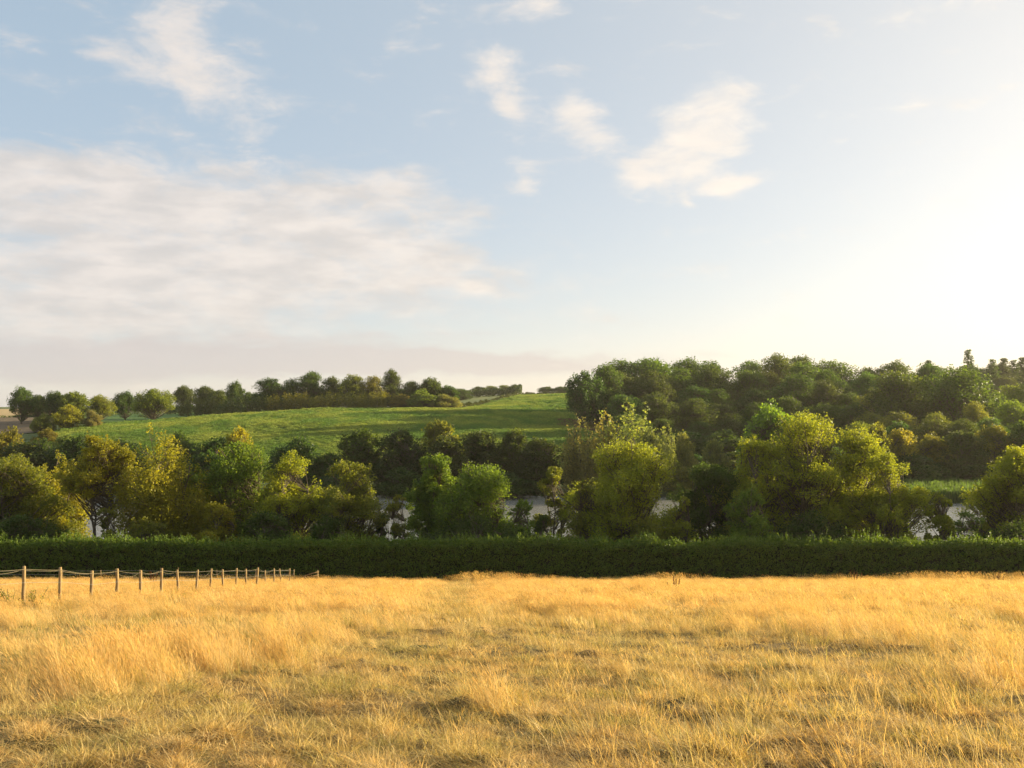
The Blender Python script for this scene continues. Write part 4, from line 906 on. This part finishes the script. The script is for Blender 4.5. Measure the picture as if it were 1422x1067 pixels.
def build_grass():
    rg = np.random.RandomState(11); low = Scatter(); tall = Scatter()
    # near, short and thatch
    for (y0, y1, n, sc) in ((3.5, 9, 6000, 1.0), (9, 16, 8500, 1.2), (16, 30, 11000, 1.6)):
        x, y = tri_pts(rg, n, y0, y1); gq = green(x, y); b = bare(x, y); keep = rg.rand(len(x)) > b * .9; x, y, gq = x[keep], y[keep], gq[keep]; n_ = len(x)
        w = np.stack([.95 + 0 * gq, .40 + 0 * gq, .65 * (1 - gq) + .08, .9 * gq ** 2, .65 * gq], 1)
        hm = np.clip(.5 + .6 * wob(x, y, 13, .55) + .4 * wob(x, y, 14, 1.2), 0, 1); w[:, 2] += 1.6 * (1 - hm) ** 2; w[:, 3] += .6 * (1 - hm) ** 2; w[:, 0] += .9 * hm; w[:, 1] += .7 * hm
        low.add(x, y, S_short, tints(rg, x, y, w), sc * rg.uniform(.5, 1.7, n_) * (.75 + .5 * gq) * (.18 + 1.25 * hm ** 1.3), rg)
        n2 = n // 2; x, y = tri_pts(rg, n2, y0, y1); gq = green(x, y)
        w = np.stack([.9 + 0 * gq, .5 + 0 * gq, .9 + 0 * gq, .15 * gq, .3 * gq], 1); low.add(x, y, S_thatch, tints(rg, x, y, w), sc * rg.uniform(.8, 1.6, len(x)), rg, .01)
        n3 = n // 3; x, y = tri_pts(rg, n3, y0, y1); gq = green(x, y); tq = tallness(x, y); q = np.clip(.12 + .55 * wob(x, y, 67, 1.7), 0, 1) * .6 + tq
        keep = rg.rand(len(x)) < q * (1 - bare(x, y)); x, y, gq, tq = x[keep], y[keep], gq[keep], tq[keep]
        w = np.stack([1.0 + 0 * gq, .8 + 0 * gq, .25 * (1 - gq), .12 * gq, .55 * gq], 1); low.add(x, y, S_mid, tints(rg, x, y, w), (.75 + .5 * tq) * rg.uniform(.7, 1.25, len(x)), rg)
    for (y0, y1, n) in ((6, 16, 9000), (16, 32, 15000)):
        x, y = tri_pts(rg, n, y0, y1); tq = tallness(x, y); keep = rg.rand(len(x)) < tq ** 1.6 * .85 * (1 - bare(x, y)); x, y, tq = x[keep], y[keep], tq[keep]
        w = np.stack([.8 + 0 * tq, 1.7 + 0 * tq, .16 + 0 * tq, 0 * tq, .15 + 0 * tq], 1); tall.add(x, y, S_tall, tints(rg, x, y, w), (.45 + .55 * tq) * rg.uniform(.75, 1.15, len(x)), rg)
        n2 = n // 4; x, y = tri_pts(rg, n2, y0, y1); q = np.clip(.10 + .25 * wob(x, y, 68, 2.5) + .28 * (px_of(x, y) > 700), 0, .6); keep = rg.rand(len(x)) < q * (1 - .6 * bare(x, y)); x, y = x[keep], y[keep]
        w = np.tile([1, .8, .4, 0, .25], (len(x), 1)); tall.add(x, y, S_sparse, tints(rg, x, y, w), rg.uniform(.45, 1.0, len(x)), rg)
    # far
    x, y = tri_pts(rg, 38000, 27, 96.2, .66); tq = tallness(x, y); patch = np.clip(.5 + .8 * wob(x, y, 69, 9), 0, 1); keep = rg.rand(len(x)) < .15 + .85 * tq; x1, y1, t1, p1 = x[keep], y[keep], tq[keep], patch[keep]
    w = np.stack([1 + 0 * t1, 1.5 + 0 * t1, .24 * (1 - p1) + .12, .05 * p1, .15 * p1], 1); tall.add(x1, y1, S_far, tints(rg, x1, y1, w), (.35 + .6 * t1) * rg.uniform(.7, 1.15, len(x1)) * (.85 + .25 * p1), rg)
    x, y = tri_pts(rg, 28000, 24, 96, .66); gq = green(x, y); w = np.stack([1 + 0 * x, .6 + 0 * x, .5 + 0 * x, .5 * gq, .5 * gq], 1); low.add(x, y, S_farlow, tints(rg, x, y, w), rg.uniform(.7, 1.3, len(x)), rg)
    # seeding stems by the hedge
    n = 3200; x = rg.uniform(-58, 58, n); y = rg.uniform(84, 96.2, n); q = np.clip(.35 + .5 * wob(x, x * 0, 70, 12) + .5 * np.exp(-((x - X(1285, 90)) / 6) ** 2) + .3 * (x > X(1180, 90)), 0, 1); keep = rg.rand(n) < q; x, y, q = x[keep], y[keep], q[keep]
    w = np.tile([.8, .4, .6, 0, .1], (len(x), 1)); tall.add(x, y, S_edge, tints(rg, x, y, w), .55 + .5 * q * rg.uniform(.4, 1.3, len(x)), rg)
    low.build('short_dry_grass', 'short parched grass and thatch, straw and green, over the field', 'grass', 1); tall.build('tall_straw_grass', 'long pale straw-coloured seeding grass leaning left over the field', 'grass', 2)
build_grass()

# ------------------------------------------------------------------ single plants in the meadow
def dock(px, Z, h, n, label, seed, spread=.25, name='dock_plant'):
    rg = np.random.RandomState(seed); x = X(px, Z); zb = T(x, Z); root = empty(name, (x, Z, zb)); tag(root, label, 'weed', 'dried weeds standing in the grass')
    sb = MB(); P = []
    for k in range(n):
        a = rg.uniform(0, 6.28); hh = h * rg.uniform(.7, 1); o = np.array([math.cos(a), math.sin(a), 0]) * spread * rg.uniform(.2, 1); e = o * 1.5 + np.array([rg.normal() * .05, 0, hh]); t = np.linspace(0, 1, 5)[:, None]
        pth = o * (1 - t) + e * t; sb.tube(pth, .012 * (1 - .6 * t[:, 0]), 5); m = 160; tt = rg.uniform(.45, 1.0, (m, 1)); P.append(o * (1 - tt) + e * tt + rg.normal(size=(m, 3)) * .035 * (1.25 - tt))
    link('stem', sb.mesh('dock_stems', M_RUST), root); v, f = leaf_quads(np.vstack(P), .045, rg); link('seed_head', mesh_np('dock_seeds', v, f, M_RUST), root)
dock(937, 60, 1.0, 3, 'cluster of three rust brown dock stalks right of the picture centre', 1)
dock(930, 61, .85, 1, 'single thin rust brown dock stalk left of the three-stalk cluster', 2, .1)
dock(1187, 82, 1.25, 6, 'dense rusty dock clump against the hedge at the right', 3, .35)
dock(212, 76, 1.35, 4, 'rusty dock clump behind the fence at the left', 4, .3)
dock(1386, 86, 1.1, 4, 'rusty weeds against the hedge near the right edge', 5, .5)
def weed(px, Z, h, seed, label, color):
    rg = np.random.RandomState(seed); x = X(px, Z); root = empty('leafy_weed', (x, Z, T(x, Z))); tag(root, label, 'weed', 'green weeds by the fence'); sb = MB(); P = []
    for k in range(6):
        e = np.array([rg.normal() * .25, rg.normal() * .2, h * rg.uniform(.6, 1)]); t = np.linspace(0, 1, 5)[:, None]; sb.tube(e * t, .008, 4); tt = rg.uniform(.3, 1, (30, 1)); P.append(e * tt + rg.normal(size=(30, 3)) * .05)
    link('stem', sb.mesh('weed_stems', M_BARK), root); v, f = leaf_quads(np.vstack(P), .05, rg); c = link('foliage', mesh_np('weed_leaves', v, f, M_LEAF, rnd=rg.uniform(0, 1, len(f))), root); c.color = (*color, 1)
weed(18, 33.5, .75, 31, 'sparse olive weed left of the nearest visible fence post', OLIVE)
weed(51, 33.0, .8, 32, 'sparse olive weed right of the nearest visible fence post', OLIVE)

# ------------------------------------------------------------------ air
def build_haze():
    x0, x1, y0, y1, z0, z1 = -2700, 2700, -60, 3100, T(0, 3000) - 60, 75
    v = [(x, y, z) for x in (x0, x1) for y in (y0, y1) for z in (z0, z1)]
    me = mesh_np('haze', v, [(0, 1, 3, 2), (4, 6, 7, 5), (0, 4, 5, 1), (2, 3, 7, 6), (0, 2, 6, 4), (1, 5, 7, 3)], None)
    m, g = new_mat('haze'); p = g.node('ShaderNodeVolumePrincipled'); p.inputs['Color'].default_value = (1.0, 0.93, 0.80, 1); p.inputs['Density'].default_value = 0.00007; p.inputs['Anisotropy'].default_value = 0.35
    o = g.node('ShaderNodeOutputMaterial'); g.put(o.inputs['Volume'], p.outputs[0]); me.materials.append(m)
    tag(link('haze', me), 'thin warm evening haze over the far wood', 'haze', kind='stuff')
build_haze()
